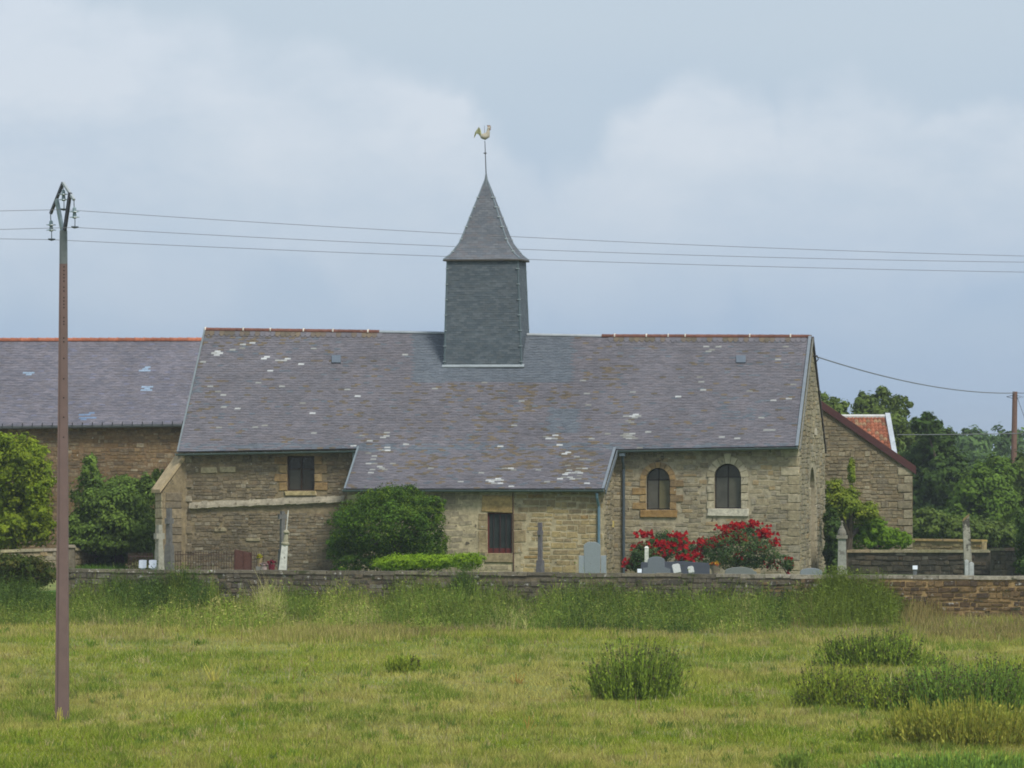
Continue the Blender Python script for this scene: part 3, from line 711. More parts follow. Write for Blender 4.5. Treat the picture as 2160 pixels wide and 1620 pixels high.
for k_ in range(24):
    s0, s1 = k_ / 24, (k_ + 1) / 24
    for j in range(6):
        t0, t1 = j / 6, (j + 1) / 6; dz = Vector((0, 0, -.012))
        roof.poly([S_main(s0, t0) + dz, S_main(s1, t0) + dz, S_main(s1, t1) + dz, S_main(s0, t1) + dz], SL_OLD[5])
    roof.poly([S_back(s1, 0), S_back(s0, 0), S_back(s0, 1), S_back(s1, 1)], SL_OLD[1])
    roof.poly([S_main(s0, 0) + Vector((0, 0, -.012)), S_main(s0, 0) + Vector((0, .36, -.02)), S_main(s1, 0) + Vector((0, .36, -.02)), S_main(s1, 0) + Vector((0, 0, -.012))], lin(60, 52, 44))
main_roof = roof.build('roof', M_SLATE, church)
isw = {tuple(c) for c in SL_WHITE}
slate_patch(S_main, 70, .215, uE1 - uE0, np.random.default_rng(21), slate_col, M_SLATE, main_roof, pick=lambda p, c, r_: (2.0 if tuple(c) in isw else (1.5 + random.random() * .1 if r_ < 2 else None)), n_single=150)
ar = MB()
for k_ in range(12):
    s0, s1 = k_ / 12, (k_ + 1) / 12; dz = Vector((0, 0, -.012))
    ar.poly([S_aisle(s0, 0) + dz, S_aisle(s1, 0) + dz, S_aisle(s1, 1) + dz, S_aisle(s0, 1) + dz], SL_OLD[5])
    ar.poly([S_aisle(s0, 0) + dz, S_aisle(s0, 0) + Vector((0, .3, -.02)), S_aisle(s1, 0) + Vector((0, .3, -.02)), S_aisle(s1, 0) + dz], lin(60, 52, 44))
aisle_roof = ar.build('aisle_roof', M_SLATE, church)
slate_patch(S_aisle, 27, .215, aE1.x - aE0.x, np.random.default_rng(22), slate_col, M_SLATE, aisle_roof, pick=lambda p, c, r_: (2.0 if tuple(c) in isw else (1.5 + random.random() * .1 if r_ < 4 else None)), n_single=150)
# zinc edges of the verges, gutters, pipes
ZN = lin(122, 130, 136); GU = lin(92, 106, 108); GD = lin(74, 96, 108)
def strip(mb, A, B, w, h, col, side):
    """flat bar from A to B, width w along side vector, thickness h"""
    A, B = Vector(A), Vector(B); s_ = Vector(side).normalized() * w; n = (B - A).cross(s_).normalized() * h
    if n.z < 0: n = -n
    mb.hexa([A, A + s_, B + s_, B, A + n, A + s_ + n, B + s_ + n, B + n], col)
vz = MB(); strip(vz, S_main(1, 0) + Vector((-.1, 0, -.02)), S_main(1, 1) + Vector((-.1, 0, .02)), .10, .06, ZN, (1, 0, 0)); vz.build('verge_flashing', M_ZINC, main_roof)
vz = MB(); strip(vz, S_main(0, 0) + Vector((-.02, 0, -.02)), S_main(0, 1) + Vector((-.02, 0, .02)), .06, .05, lin(120, 128, 130), (1, 0, 0)); vz.build('verge_flashing', M_ZINC, main_roof)
vb = MB(); strip(vb, S_main(1, 0) + Vector((.045, 0, -.2)), S_main(1, 1) + Vector((.045, 0, -.16)), .03, .15, lin(120, 118, 110), (1, 0, 0)); vb.build('barge_board', M_WOOD, main_roof)
vb = MB(); strip(vb, S_back(1, 0) + Vector((.0, 0, -.12)), S_back(1, 1) + Vector((.0, 0, -.10)), .07, .14, lin(66, 58, 54), (1, 0, 0)); vb.build('barge_board', M_WOOD, main_roof)
vz = MB(); strip(vz, S_aisle(1, 0) + Vector((-.08, 0, -.02)), S_aisle(1, 1) + Vector((-.08, 0, .03)), .09, .05, ZN, (1, 0, 0)); vz.build('verge_flashing', M_ZINC, aisle_roof)
vb = MB(); strip(vb, S_aisle(1, 0) + Vector((.05, 0, -.19)), S_aisle(1, 1) + Vector((.05, 0, -.19)), .02, .19, lin(112, 120, 126), (1, 0, 0)); vb.build('barge_board', M_WOOD, aisle_roof)
vz = MB(); strip(vz, S_aisle(0, 0) + Vector((-.03, 0, -.02)), S_aisle(0, 1) + Vector((-.03, 0, .03)), .06, .05, lin(120, 130, 134), (1, 0, 0)); vz.build('verge_flashing', M_ZINC, aisle_roof)
def gutter(A, B, par):
    g = MB(); A, B = Vector(A), Vector(B); r = .075; n = 8
    prof = [(math.cos(t) * r, math.sin(t) * r) for t in np.linspace(math.pi, 2 * math.pi, n)]
    prof2 = [(math.cos(t) * (r - .012), math.sin(t) * (r - .012)) for t in np.linspace(2 * math.pi, math.pi, n)]
    pr = prof + prof2; m_ = len(pr)
    vs_ = [(P.x, P.y + y, P.z + z) for P in (A, B) for (y, z) in pr]
    fs = [(i, (i + 1) % m_, m_ + (i + 1) % m_, m_ + i) for i in range(m_)] + [tuple(range(m_))[::-1], tuple(range(m_, 2 * m_))]
    g.mesh(vs_, fs, GU); o = g.build('gutter', M_ZINC, par)
    L = (B - A).length; k = int(L / .62)
    for i in range(k + 1):
        P = A.lerp(B, i / k); bb = MB(); bb.box((P.x - .015, P.y - r - .008, P.z - .03), (P.x + .015, P.y - r + .004, P.z + .012), lin(110, 118, 118)); bb.build('bracket', M_ZINC, o)
    return o
dzg = Vector((0, -.07, -.035))
e0, e1 = ch(372, 955, VE), ch(752, 948, VE)
gutter(e0 + dzg, e1 + dzg, main_roof); gutter(Vector((chu(1304, VE), VE, ez(chu(1304, VE)))) + dzg, Vector((uE1 - .02, VE, ez(uE1))) + dzg, main_roof)
gutter(S_aisle(0, 0) + dzg + Vector((-.05, 0, 0)), S_aisle(1, 0) + dzg, aisle_roof)
g1 = ch(1313, 956, VE)
MB().tube([g1 + Vector((0, -.02, -.03)), g1 + Vector((0, .05, -.25)), (g1.x, -.08, g1.z - .55), (g1.x, -.08, -.2)], .05, 8, lin(70, 82, 90)).build('downpipe', M_ZINC, church)
MB().box((g1.x - .1, -.44, g1.z - .10), (g1.x + .1, -.26, g1.z + .0), lin(84, 96, 102)).build('rainwater_head', M_ZINC, church)
g2 = ch(1262, 1040, VA); MB().tube([(g2.x, VAE - .05, g2.z), (g2.x, VAE, g2.z - .15), (g2.x + .03, VA - .07, g2.z - .45), (g2.x + .03, VA - .07, -.2)], .05, 8, lin(96, 124, 138)).build('downpipe', M_ZINC, church)
g3 = ch(747, 953, -.3); MB().tube([(g3.x, -.38, g3.z), (g3.x, -.34, g3.z - .35)], .045, 8, lin(120, 136, 142)).build('downpipe', M_ZINC, church)
g4 = ch(1082.5, 1040, VA); MB().tube([(g4.x, VA - .05, g4.z), (g4.x + .01, VA - .05, 1.2), (g4.x + .03, VA - .05, -.1)], .020, 6, lin(84, 58, 46)).build('thin_brown_pipe', M_IRON, church)
for k_ in range(11):                                # small corbel ends below the chancel gutter
    p = ch(1334 + 31 * k_, 959, 0); MB().box((p.x - .05, -.12, p.z - .04), (p.x + .05, .01, p.z + .06), lin(128, 118, 100)).build('corbel', M_DRESS, nw)
for k_ in range(8):
    p = ch(405 + 40 * k_, 966, 0)
    if k_ not in (5, 6): MB().box((p.x - .04, -.1, p.z - .04), (p.x + .04, .01, p.z + .06), lin(112, 100, 80)).build('corbel', M_DRESS, nw)
p = ch(1305, 1106, 0); MB().box((uA1 + .002, -.45, p.z - .1), (uA1 + .06, -.25, p.z + .12), lin(196, 178, 110)).build('meter_box', M_WOOD, aiw)
p = Vector((0, gv(1718), chz(911, 0, gv(1718)))); MB().box((.03, p.y - .3, p.z - .11), (.06, p.y + .3, p.z + .12), lin(190, 180, 160)).build('stone_plaque', M_DRESS, gw)

# ridge tiles: brown clay at both ends, zinc near the tower
def rpt(u): return Vector((u, VR, rz_(u)))
def ridge_tiles(x0, x1, ln, col_f, m, nm, r=.085):
    u0, u1 = chu(x0, VR), chu(x1, VR); n = max(1, round((u1 - u0) / ln))
    for k_ in range(n):
        a, b = rpt(u0 + (u1 - u0) * k_ / n), rpt(u0 + (u1 - u0) * (k_ + 1) / n)
        g = MB(); th = np.linspace(-.25, math.pi + .25, 8); vs_ = []
        for P, rr in ((a, r), (b + Vector((.015, 0, 0)), r * .92)):
            vs_ += [(P.x, P.y + rr * 1.25 * math.cos(t), P.z + rr * math.sin(t) - .01) for t in th]
        g.mesh(vs_, [(i, 8 + i, 9 + i, i + 1) for i in range(7)] + [tuple(range(8)), tuple(range(15, 7, -1))], col_f(k_)); g.build(nm, m, main_roof)
def rt(k_):
    f_ = random.uniform(.88, 1.06); return lin(116 * f_, 78 * f_, 66 * f_)
ridge_tiles(433, 800, .36, rt, M_TILE, 'ridge_tile'); ridge_tiles(1270, 1711, .36, rt, M_TILE, 'ridge_tile')
ridge_tiles(800, 938, .9, lambda k_: lin(150, 158, 162), M_ZINC, 'ridge_flashing', .07); ridge_tiles(1112, 1270, .9, lambda k_: lin(165, 170, 172), M_ZINC, 'ridge_flashing', .07)
for x in (434, 514, 571, 641, 703, 777, 1297, 1364, 1410, 1446, 1582, 1668):
    p = rpt(chu(x, VR)); g = MB(); th = np.linspace(-.2, math.pi + .2, 8); vs_ = [(p.x + dx, p.y + .125 * math.cos(t), p.z + .1 * math.sin(t) - .005) for dx in (-.02, .025) for t in th]
    g.mesh(vs_, [(i, 8 + i, 9 + i, i + 1) for i in range(7)] + [tuple(range(8)), tuple(range(15, 7, -1))], lin(205, 198, 185)); g.build('mortar_joint', M_MORTAR, main_roof)
# row of rounded slates right under the ridge
rr_ = np.random.default_rng(8)
Vr = []; Cr = []
n = 118
for k_ in range(n):
    s0, s1 = (k_ + .03) / n, (k_ + 1.1) / n
    if s1 > 1: continue
    xm = px_of(S_main(s0, 1))[0]
    if 800 < xm < 1275: continue
    A, B, Cc, D = S_main(s0, .945), S_main(s1, .945), S_main(s1, 1), S_main(s0, 1)
    nn = (B - A).cross(D - A).normalized() * .03
    lo = A.lerp(B, .35); lo2 = A.lerp(B, .7)
    q = [A.lerp(D, .35) + nn, lo + nn, lo2 + nn, B.lerp(Cc, .3) + nn, Cc + nn, D + nn]
    Vr.append([tuple(p) for p in q]); Cr.append(SL_BROWN[rr_.integers(3)] if rr_.random() < .45 else SL_OLD[rr_.integers(6)])
tag(poly_arrays('rounded_ridge_slates', np.array(Vr), np.array(Cr), M_SLATE, main_roof), kind='stuff')
# two small zinc roof hatches
for (x0, x1, y0, y1) in ((700, 719, 751, 767), (1553, 1573, 751, 766)):
    def on(x, y):
        best = None
        for t in np.linspace(0, 1, 200):
            v = VE + (VR - VE) * t; u = chu(x, v); s = 0.5
            z = ez(u) + (rz_(u) - ez(u)) * t; pz = px_of(Vector((u, v, z)))
            if best is None or abs(pz[1] - y) < best[0]: best = (abs(pz[1] - y), Vector((u, v, z)))
        return best[1]
    a, b_, c_, d_ = on(x0, y1), on(x1, y1), on(x1, y0), on(x0, y0); nn = (b_ - a).cross(d_ - a).normalized()
    hb = MB(); hb.hexa([a, b_, c_, d_, a + nn * .05, b_ + nn * .05, c_ + nn * .04, d_ + nn * .04], lin(98, 108, 118)); hb.build('roof_hatch', M_ZINC, main_roof)

# --- bell tower
TV = 2.9
tb0, tb1 = chu(937, TV), chu(1100, TV); TW = tb1 - tb0
tt0 = chu(944, TV + .13); TWt = chu(1092, TV + .13) - tt0
TDP = .66; tcx = (tb0 + tb1) / 2; tcy = TV + TW / 2 * TDP
ztb, ztt = chz(771, tcx, TV), chz(547, tcx, TV)
tox = (tt0 + TWt / 2) - tcx
def TP(sx, sy, t):
    hw = (TW + (TWt - TW) * t) / 2; return Vector((tcx + tox * t + sx * hw, tcy + sy * hw * TDP, ztb - .9 * 0 + (ztt - ztb) * t))
TG = [lin(90, 98, 103), lin(84, 93, 99), lin(95, 102, 107), lin(88, 95, 99), lin(80, 89, 95)]
tower_b = MB()
low = -.6
c8 = [TP(sx, sy, low) for sx, sy in ((-1, -1), (1, -1), (1, 1), (-1, 1))]; c9 = [TP(sx, sy, 1) for sx, sy in ((-1, -1), (1, -1), (1, 1), (-1, 1))]
tower_b.hexa(c8 + c9, TG[0]); tower = tower_b.build('bell_tower', M_SLATE_NEW, church)
def tcol(p, rng, row): return TG[rng.integers(5)]
rgt = np.random.default_rng(31)
slate_patch(lambda s, t: TP(-1, -1, t).lerp(TP(1, -1, t), s), 46, .2, TW, rgt, tcol, M_SLATE_NEW, tower, raise_=.014)
slate_patch(lambda s, t: TP(1, -1, low + (1 - low) * t).lerp(TP(1, 1, low + (1 - low) * t), s), 64, .2, TW, rgt, tcol, M_SLATE_NEW, tower, raise_=.014)
slate_patch(lambda s, t: TP(-1, 1, t).lerp(TP(-1, -1, t), s), 46, .2, TW, rgt, tcol, M_SLATE_NEW, tower, raise_=.014)
for (sx, sy) in ((-1, -1), (1, -1), (1, 1), (-1, 1)):
    A, B = TP(sx, sy, -.02 if sy < 0 else low * .4), TP(sx, sy, 1); g = MB(); g.tube([A, B], .035, 6, lin(86, 100, 104)); cs = g.build('corner_strip', M_ZINC, tower)
    for k_ in range(7):
        P = A.lerp(B, (k_ + .4) / 7); MB().box((P.x - .055, P.y - .055, P.z - .012), (P.x + .055, P.y + .04, P.z + .012), lin(150, 160, 162)).build('clip', M_ZINC, cs)
fa = TP(-1, -1, 0); fb = TP(1, -1, 0)
strip_b = MB(); strip_b.hexa([fa + Vector((-.06, -.12, -.06)), fb + Vector((.1, -.12, -.06)), fb + Vector((.1, .02, -.02)), fa + Vector((-.06, .02, -.02)), fa + Vector((-.06, -.12, -.03)), fb + Vector((.1, -.12, -.03)), fb + Vector((.1, .02, .05)), fa + Vector((-.06, .02, .05))], lin(160, 168, 171)); strip_b.build('zinc_apron', M_ZINC, tower)
# spire with flared eaves
SPH = chz(375, tcx, tcy) - ztt
sc0 = Vector((tcx + tox, tcy, ztt))
lv = [(0.0, TWt / 2 + .12), (.065, TWt / 2 - .10), (.13, TWt / 2 - .24), (.20, .865), (.30, .745), (1.0, .015)]
def shw(t): return float(np.interp(t, [a for a, b in lv], [b for a, b in lv]))
apex_dx = chu(1025.5, tcy) - sc0.x
def SP(sx, sy, t): return Vector((sc0.x + apex_dx * t + sx * shw(t), sc0.y + sy * shw(t) * TDP, sc0.z + SPH * t))
sp = MB()
for k_ in range(len(lv) - 1):
    for (p, q) in (((-1, -1), (1, -1)), ((1, -1), (1, 1)), ((1, 1), (-1, 1)), ((-1, 1), (-1, -1))):
        dz = Vector((0, 0, -.015)); sp.poly([SP(*p, lv[k_][0]) + dz, SP(*q, lv[k_][0]) + dz, SP(*q, lv[k_ + 1][0]) + dz, SP(*p, lv[k_ + 1][0]) + dz], TG[1])
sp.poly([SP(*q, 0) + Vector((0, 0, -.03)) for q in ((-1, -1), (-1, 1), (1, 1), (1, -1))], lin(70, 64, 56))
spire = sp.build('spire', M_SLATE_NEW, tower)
SG = [lin(104, 108, 114), lin(98, 103, 110), lin(110, 113, 118), lin(106, 106, 110)]
def scol(p, rng, row): return SG[rng.integers(4)] 
HW0 = lv[0][1]
for (p, q) in (((-1, -1), (1, -1)), ((1, -1), (1, 1)), ((-1, 1), (-1, -1))):
    def Sf(s, t, p=p, q=q):
        lat = (s - .5) * 2 * HW0; h = shw(t); lat = max(-h, min(h, lat)); return SP(*p, t).lerp(SP(*q, t), (lat + h) / (2 * h))
    slate_patch(Sf, 36, .21, 2 * HW0, rgt, scol, M_SLATE_NEW, spire, raise_=.010, clip=lambda m_: True)
for (sx, sy) in ((-1, -1), (1, -1), (1, 1), (-1, 1)):
    g = MB(); g.tube([SP(sx, sy, t) for t in (0, .065, .13, .2, .3, .6, 1.0)], [.035, .035, .033, .03, .03, .026, .02], 6, lin(112, 124, 130)); hs = g.build('hip_strip', M_ZINC, spire)
    for t in (.1, .25, .4, .52, .64, .76): P = SP(sx, sy, t); MB().box((P.x - .05, P.y - .05, P.z - .012), (P.x + .05, P.y + .05, P.z + .02), lin(170, 178, 180)).build('clip', M_ZINC, hs)
ev = MB()
cr = [SP(sx, sy, 0) for sx, sy in ((-1, -1), (1, -1), (1, 1), (-1, 1))]
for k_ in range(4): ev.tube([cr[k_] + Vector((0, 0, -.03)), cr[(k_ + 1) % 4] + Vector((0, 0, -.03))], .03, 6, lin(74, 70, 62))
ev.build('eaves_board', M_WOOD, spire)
ap = SP(0, 0, 1.0)
g = MB(); g.lathe([(.10, -.32), (.075, -.16), (.05, 0), (.03, .12), (.012, .2)], ap, 10, lin(110, 118, 122)); g.build('lead_cap', M_ZINC, spire)

# weathercock on its rod
apw = Matrix.Translation(CO) @ Matrix.Rotation(-WA, 4, 'Z') @ ap
wv = thing('weathercock', 'metal weathercock on a thin rod at the top of the spire', 'weathercock', apw)
s_ = mpp(apw.y)
lean = Vector((-.05, 0, 1))
g = MB(); g.tube([(0, 0, .05), (-.045, 0, 78 * s_)], [.022, .014], 6, lin(72, 74, 76)); g.tube([(-.05, 0, 1.35), (-.06, 0, 110 * s_)], [.012, .006], 6, lin(90, 92, 94)); g.build('rod', M_IRON, wv)
g = MB(); g.lathe([(.01, -.03), (.06, -.01), (.06, .01), (.01, .03)], (-.035, 0, 52 * s_), 8, lin(80, 80, 78)); g.build('knob', M_IRON, wv)
zc = 88 * s_; RC = lin(176, 168, 150); ox = -.055
g = MB()
g.tube([(ox - .15, 0, zc - .02), (ox - .10, 0, zc - .01), (ox, 0, zc - .02), (ox + .09, 0, zc + .03), (ox + .12, 0, zc + .12), (ox + .13, 0, zc + .22), (ox + .15, 0, zc + .30), (ox + .19, 0, zc + .31)], [.045, .085, .12, .115, .07, .05, .052, .03], 10, RC)
body = g.build('body', M_LIME, wv, True)
for k_ in range(6):
    a = 2.5 + .0 * k_; t = k_ / 5
    h = .30 - .17 * t; xx = -.18 - .05 * k_ / 2
    g = MB(); g.tube([(ox - .12, (k_ - 2.5) * .006, zc), (ox - .16 - .01 * k_, (k_ - 2.5) * .01, zc + h * .7), (ox - .20 - .025 * k_, (k_ - 2.5) * .012, zc + h), (ox - .25 - .018 * k_, (k_ - 2.5) * .012, zc + h - .09), (ox - .27 - .02 * k_, (k_ - 2.5) * .012, zc + h - .2)], [.03, .028, .027, .022, .006], 6, lin(168, 168, 128)); g.build('tail_feather', M_LIME, body)
g = MB(); prof = [(ox + .10, zc + .33), (ox + .21, zc + .33), (ox + .22, zc + .37), (ox + .19, zc + .355), (ox + .17, zc + .40), (ox + .145, zc + .365), (ox + .11, zc + .39), (ox + .08, zc + .37)]
g.extrude(prof, -.012, .012, lin(150, 120, 96), .002); g.build('comb', M_LIME, body)
g = MB(); g.tube([(ox + .18, 0, zc + .31), (ox + .245, 0, zc + .295)], [.025, .003], 6, lin(150, 140, 110)); g.build('beak', M_LIME, body)
g = MB(); g.tube([(ox + .19, 0, zc + .29), (ox + .195, 0, zc + .23), (ox + .185, 0, zc + .2)], [.012, .026, .008], 6, lin(140, 100, 84)); g.build('wattle', M_LIME, body)

# ================================================================== CHURCHYARD WALL
wall_o = W0 + Vector((-CA, SA, 0)) * 26.1; WL = 36.0
zW0, zW1 = at(150, 1200, wallY(-13.5)).z, at(2160, 1215, 167.9).z
def wtop(u): return zW0 + (zW1 - zW0) * u / 29.0
churchyard_wall = thing('churchyard_wall', 'long low rubble stone wall with flat coping between field and churchyard', 'stone wall', (wall_o.x, wall_o.y, 0), -WA)
b = MB(); nseg = 12
for k_ in range(nseg):
    u0, u1 = WL * k_ / nseg, WL * (k_ + 1) / nseg
    b.hexa([(u0, 0, -.8), (u1, 0, -.8), (u1, .42, -.8), (u0, .42, -.8), (u0, 0, wtop(u0) - .1), (u1, 0, wtop(u1) - .1), (u1, .42, wtop(u1) - .1), (u0, .42, wtop(u0) - .1)], lin(112, 102, 82) if k_ < 8 else lin(150, 126, 86))
wcore = b.build('wall_core', M_MORTAR, churchyard_wall)
WS = StoneSet(); rw = np.random.default_rng(41)
def wt(a, b_, c, d): return a > -.02 and c < WL and d < wtop((a + c) / 2) - .09
WS.rows((0, 0, 0.0), (1, 0, 0), (0, -1, 0), 21.5, 2, rw, PAL_WALL, W_WALL, lambda a, b_, c, d: wt(a, b_, c, d) and b_ > -.2, hrow=(.1, .2), wst=(.15, .42), gap=.018, depth=(.01, .05), parent=wcore)
PAL_WR = [lin(104, 86, 60), lin(90, 74, 54), lin(118, 98, 68), lin(80, 68, 54), lin(128, 106, 72)]
WS.rows((21.5, 0, 0.0), (1, 0, 0), (0, -1, 0), WL - 21.5, 2, rw, PAL_WR, tagw([3, 3, 2, 2, 2]), lambda a, b_, c, d: wt(a + 21.5, b_, c + 21.5, d), hrow=(.1, .2), wst=(.16, .42), gap=.03, depth=(.02, .05), parent=wcore)
WS.emit(300, M_STONED)
u = 0.0
while u < WL:
    w = rw.uniform(.6, 1.2); u1 = min(WL, u + w); h = rw.uniform(.085, .12); ov = rw.uniform(.03, .07); g_ = .006
    f_ = rw.uniform(.85, 1.12); cc = (lin(104 * f_, 98 * f_, 82 * f_) if u < 19 else lin(134 * f_, 128 * f_, 112 * f_)); zo = rw.uniform(-.015, .012)
    z0, z1 = wtop(u) + zo, wtop(u1) + zo + rw.uniform(-.01, .01)
    bb = MB(); bb.hexa([(u + g_, -ov, z0 - h), (u1 - g_, -ov, z1 - h), (u1 - g_, .47, z1 - h), (u + g_, .47, z0 - h), (u + g_, -ov + .02, z0), (u1 - g_, -ov + .02, z1), (u1 - g_, .45, z1), (u + g_, .45, z0)], cc); bb.build('coping_stone', M_STONED, churchyard_wall); u = u1

def low_wall(name, label, P0, P1, z0a, z0b, top0, top1, pal, wts, copc, th=.35, nst=300, mm=None, cope=True, hrow=(.12, .2)):
    P0, P1 = Vector(P0), Vector(P1); d = (P1 - P0); L = math.hypot(d.x, d.y); ang = math.atan2(d.y, d.x)
    t = thing(name, label, 'stone wall', (P0.x, P0.y, 0), ang)
    core = MB().hexa([(0, 0, z0a), (L, 0, z0b), (L, th, z0b), (0, th, z0a), (0, 0, top0 - .08), (L, 0, top1 - .08), (L, th, top1 - .08), (0, th, top0 - .08)], pal[0]).build('wall_core', M_MORTAR, t)
    S_ = StoneSet(); r2 = np.random.default_rng(len(label))
    tp = lambda u: top0 + (top1 - top0) * u / L
    S_.rows((0, 0, z0a), (1, 0, 0), (0, -1, 0), L, 4, r2, pal, wts, lambda a, b_, c, d_: a > 0 and c < L and z0a + d_ < min(tp(a), tp(c)) - .09, hrow=hrow, wst=(.2, .5), parent=core)
    S_.emit(nst, mm or M_STONE)
    if cope:
        n = max(2, int(L / .9))
        for k_ in range(n):
            u0, u1 = L * k_ / n + .005, L * (k_ + 1) / n - .005; zo = random.uniform(-.01, .01)
            MB().hexa([(u0, -.07, tp(u0) - .09), (u1, -.07, tp(u1) - .09), (u1, th + .07, tp(u1) - .09), (u0, th + .07, tp(u0) - .09), (u0, -.05, tp(u0) + zo), (u1, -.05, tp(u1) + zo), (u1, th + .05, tp(u1) + zo), (u0, th + .05, tp(u0) + zo)], tuple(c * random.uniform(.9, 1.1) for c in copc)).build('coping_stone', M_STONE, t)
    return t
p0, p1 = at(1788, 1160, 199), at(2088, 1160, 196); low_wall('yard_back_wall', 'grey rubble wall with pale coping behind the graves at the right', p0, p1, .7, .7, p0.z, p1.z, PAL_WALL, W_WALL, lin(150, 140, 112))
p0, p1 = at(2089, 1156, 195.5), at(2330, 1156, 190); low_wall('yard_side_wall', 'dark mossy rubble wall under the bushes at the right edge', p0, p1, .6, .6, p0.z, p1.z, PAL_WALL, W_WALL, lin(96, 90, 72), nst=60)
p0, p1 = at(1922, 1136, 232), at(2072, 1138, 230); low_wall('distant_wall', 'short sunlit tan stone wall beyond the churchyard at the right', p0, p1, .7, .7, p0.z, p1.z, PAL_A2, tagw([3, 3, 3, 2, 2, 1]), lin(160, 136, 90), nst=120)
p0, p1 = at(152, 1155, 204), at(275, 1170, 212); low_wall('garden_wall', 'low tan wall sloping down behind the lawn at the left', p0, p1, .7, .9, p0.z, p1.z, PAL_CH, W_CH, lin(152, 142, 116), nst=80)
p0, p1 = at(-60, 1162, 201), at(140, 1156, 203); low_wall('roadside_wall', 'low pale wall left of the tall brown pole', p0, p1, .3, .4, p0.z, p1.z, PAL_CH, W_CH, lin(150, 140, 116), nst=80)
pg = at(148, 1180, 203); MB_ = MB(); sg_ = mpp(203)
t = thing('gate_pier', 'square stone pier at the end of the low garden wall', 'pier', (pg.x, pg.y, .6))
MB().box((-.17, -.2, 0), (.17, .15, at(0, 1155, 203).z - .6), lin(112, 104, 88)).build('shaft', M_STONE, t); zz = at(0, 1155, 203).z - .6
MB().hexa([(-.22, -.25, zz), (.22, -.25, zz), (.22, .2, zz), (-.22, .2, zz), (-.15, -.18, zz + .1), (.15, -.18, zz + .1), (.15, .13, zz + .1), (-.15, .13, zz + .1)], lin(128, 120, 102)).build('cap', M_STONE, t)

# ================================================================== BARN (left)
BA = math.radians(4.0)
bo = at(425, 893, 226)                              # right end of the eave, behind the church
barn = thing('barn', 'large stone barn with grey slate roof and orange ridge tiles', 'barn', (bo.x, bo.y, GZ), -BA)
BL = 15.5; cb, sb = math.cos(BA), math.sin(BA)
def bz(y, Y): return ZC - (y - HY) * Y / F - GZ
bez = lambda u: bz(894, 226) - .0 + u * .012        # u negative to the left
BVR = 4.6
brz = lambda u: bz(717, 226 + BVR) - u * .0
def S_barn(s, t):
    u = -BL + (BL + 2.5) * s; return Vector((u, -.35 + (BVR + .35) * t, bez(u) + (brz(u) - bez(u)) * t - .05 * math.sin(math.pi * t)))
b = MB(); CBm = lin(120, 98, 72)
b.poly([(-BL, 0, -.5), (2.5, 0, -.5), (2.5, 0, bez(2.5) + .2), (-BL, 0, bez(-BL) + .2)], CBm)
for u_ in (-BL, 2.5): b.poly([(u_, 0, -.5), (u_, 2 * BVR, -.5), (u_, 2 * BVR, bez(u_) + .2), (u_, BVR, brz(u_) - .05), (u_, 0, bez(u_) + .2)], CBm)
b.poly([(-BL, 2 * BVR, -.5), (-BL, 2 * BVR, bez(-BL) + .2), (2.5, 2 * BVR, bez(2.5) + .2), (2.5, 2 * BVR, -.5)], CBm)
bwall = b.build('wall', M_MORTAR, barn)
BS = StoneSet(); rb_ = np.random.default_rng(51)
BS.rows((-BL, 0, -.3), (1, 0, 0), (0, -1, 0), BL + 1, 7, rb_, PAL_BARN, W_BARN, lambda a, b_, c, d: a > 0 and c < BL + 1 and d - .3 < bez(a - BL) and rb_.random() > .02, hrow=(.1, .18), wst=(.16, .42), gap=.014, depth=(.005, .025), parent=bwall)
BS.emit(300, M_STONE)
BSL = [lin(112, 109, 116), lin(107, 105, 112), lin(117, 113, 119), lin(102, 101, 109), lin(109, 105, 109)]
bro = MB()
for k_ in range(12):
    s0, s1 = k_ / 12, (k_ + 1) / 12
    for j in range(4):
        dz = Vector((0, 0, -.012)); bro.poly([S_barn(s0, j / 4) + dz, S_barn(s1, j / 4) + dz, S_barn(s1, (j + 1) / 4) + dz, S_barn(s0, (j + 1) / 4) + dz], BSL[3])
    a, c = S_barn(s0, 1), S_barn(s1, 1); bro.poly([c, a, Vector((a.x, 2 * BVR + .35, bez(a.x))), Vector((c.x, 2 * BVR + .35, bez(c.x)))], BSL[3])
barn_roof = bro.build('roof', M_SLATE, barn)
def bpx(p):
    X = bo.x + p.x * cb + p.y * sb; Y = bo.y - p.x * sb + p.y * cb; return (CX + X / Y * F, HY - (p.z + GZ - ZC) / Y * F)
def bcol(p, rng, row):
    x, y = bpx(p)
    for (cx_, cy_) in ((60, 788), (308, 779), (310, 818)):
        if abs(x - cx_) < 11 and abs(y - cy_) < 5 and rng.random() < .8: return lin(140, 158, 176)
    if 170 < x < 205 and 865 < y < 885 and rng.random() < .3: return lin(110, 130, 156)
    r_ = rng.random()
    if r_ < .03: return lin(112, 112, 126)
    return BSL[rng.integers(5)]
slate_patch(S_barn, 52, .24, BL + 2.5, np.random.default_rng(52), bcol, M_SLATE, barn_roof, pick=lambda p, c, r_: (3 if c[2] > .4 else (2 + random.random() * .1 if r_ < 5 and -30 < bpx(p)[0] < 400 else None)), n_single=300)
n = int((BL + 2.5) / .36)
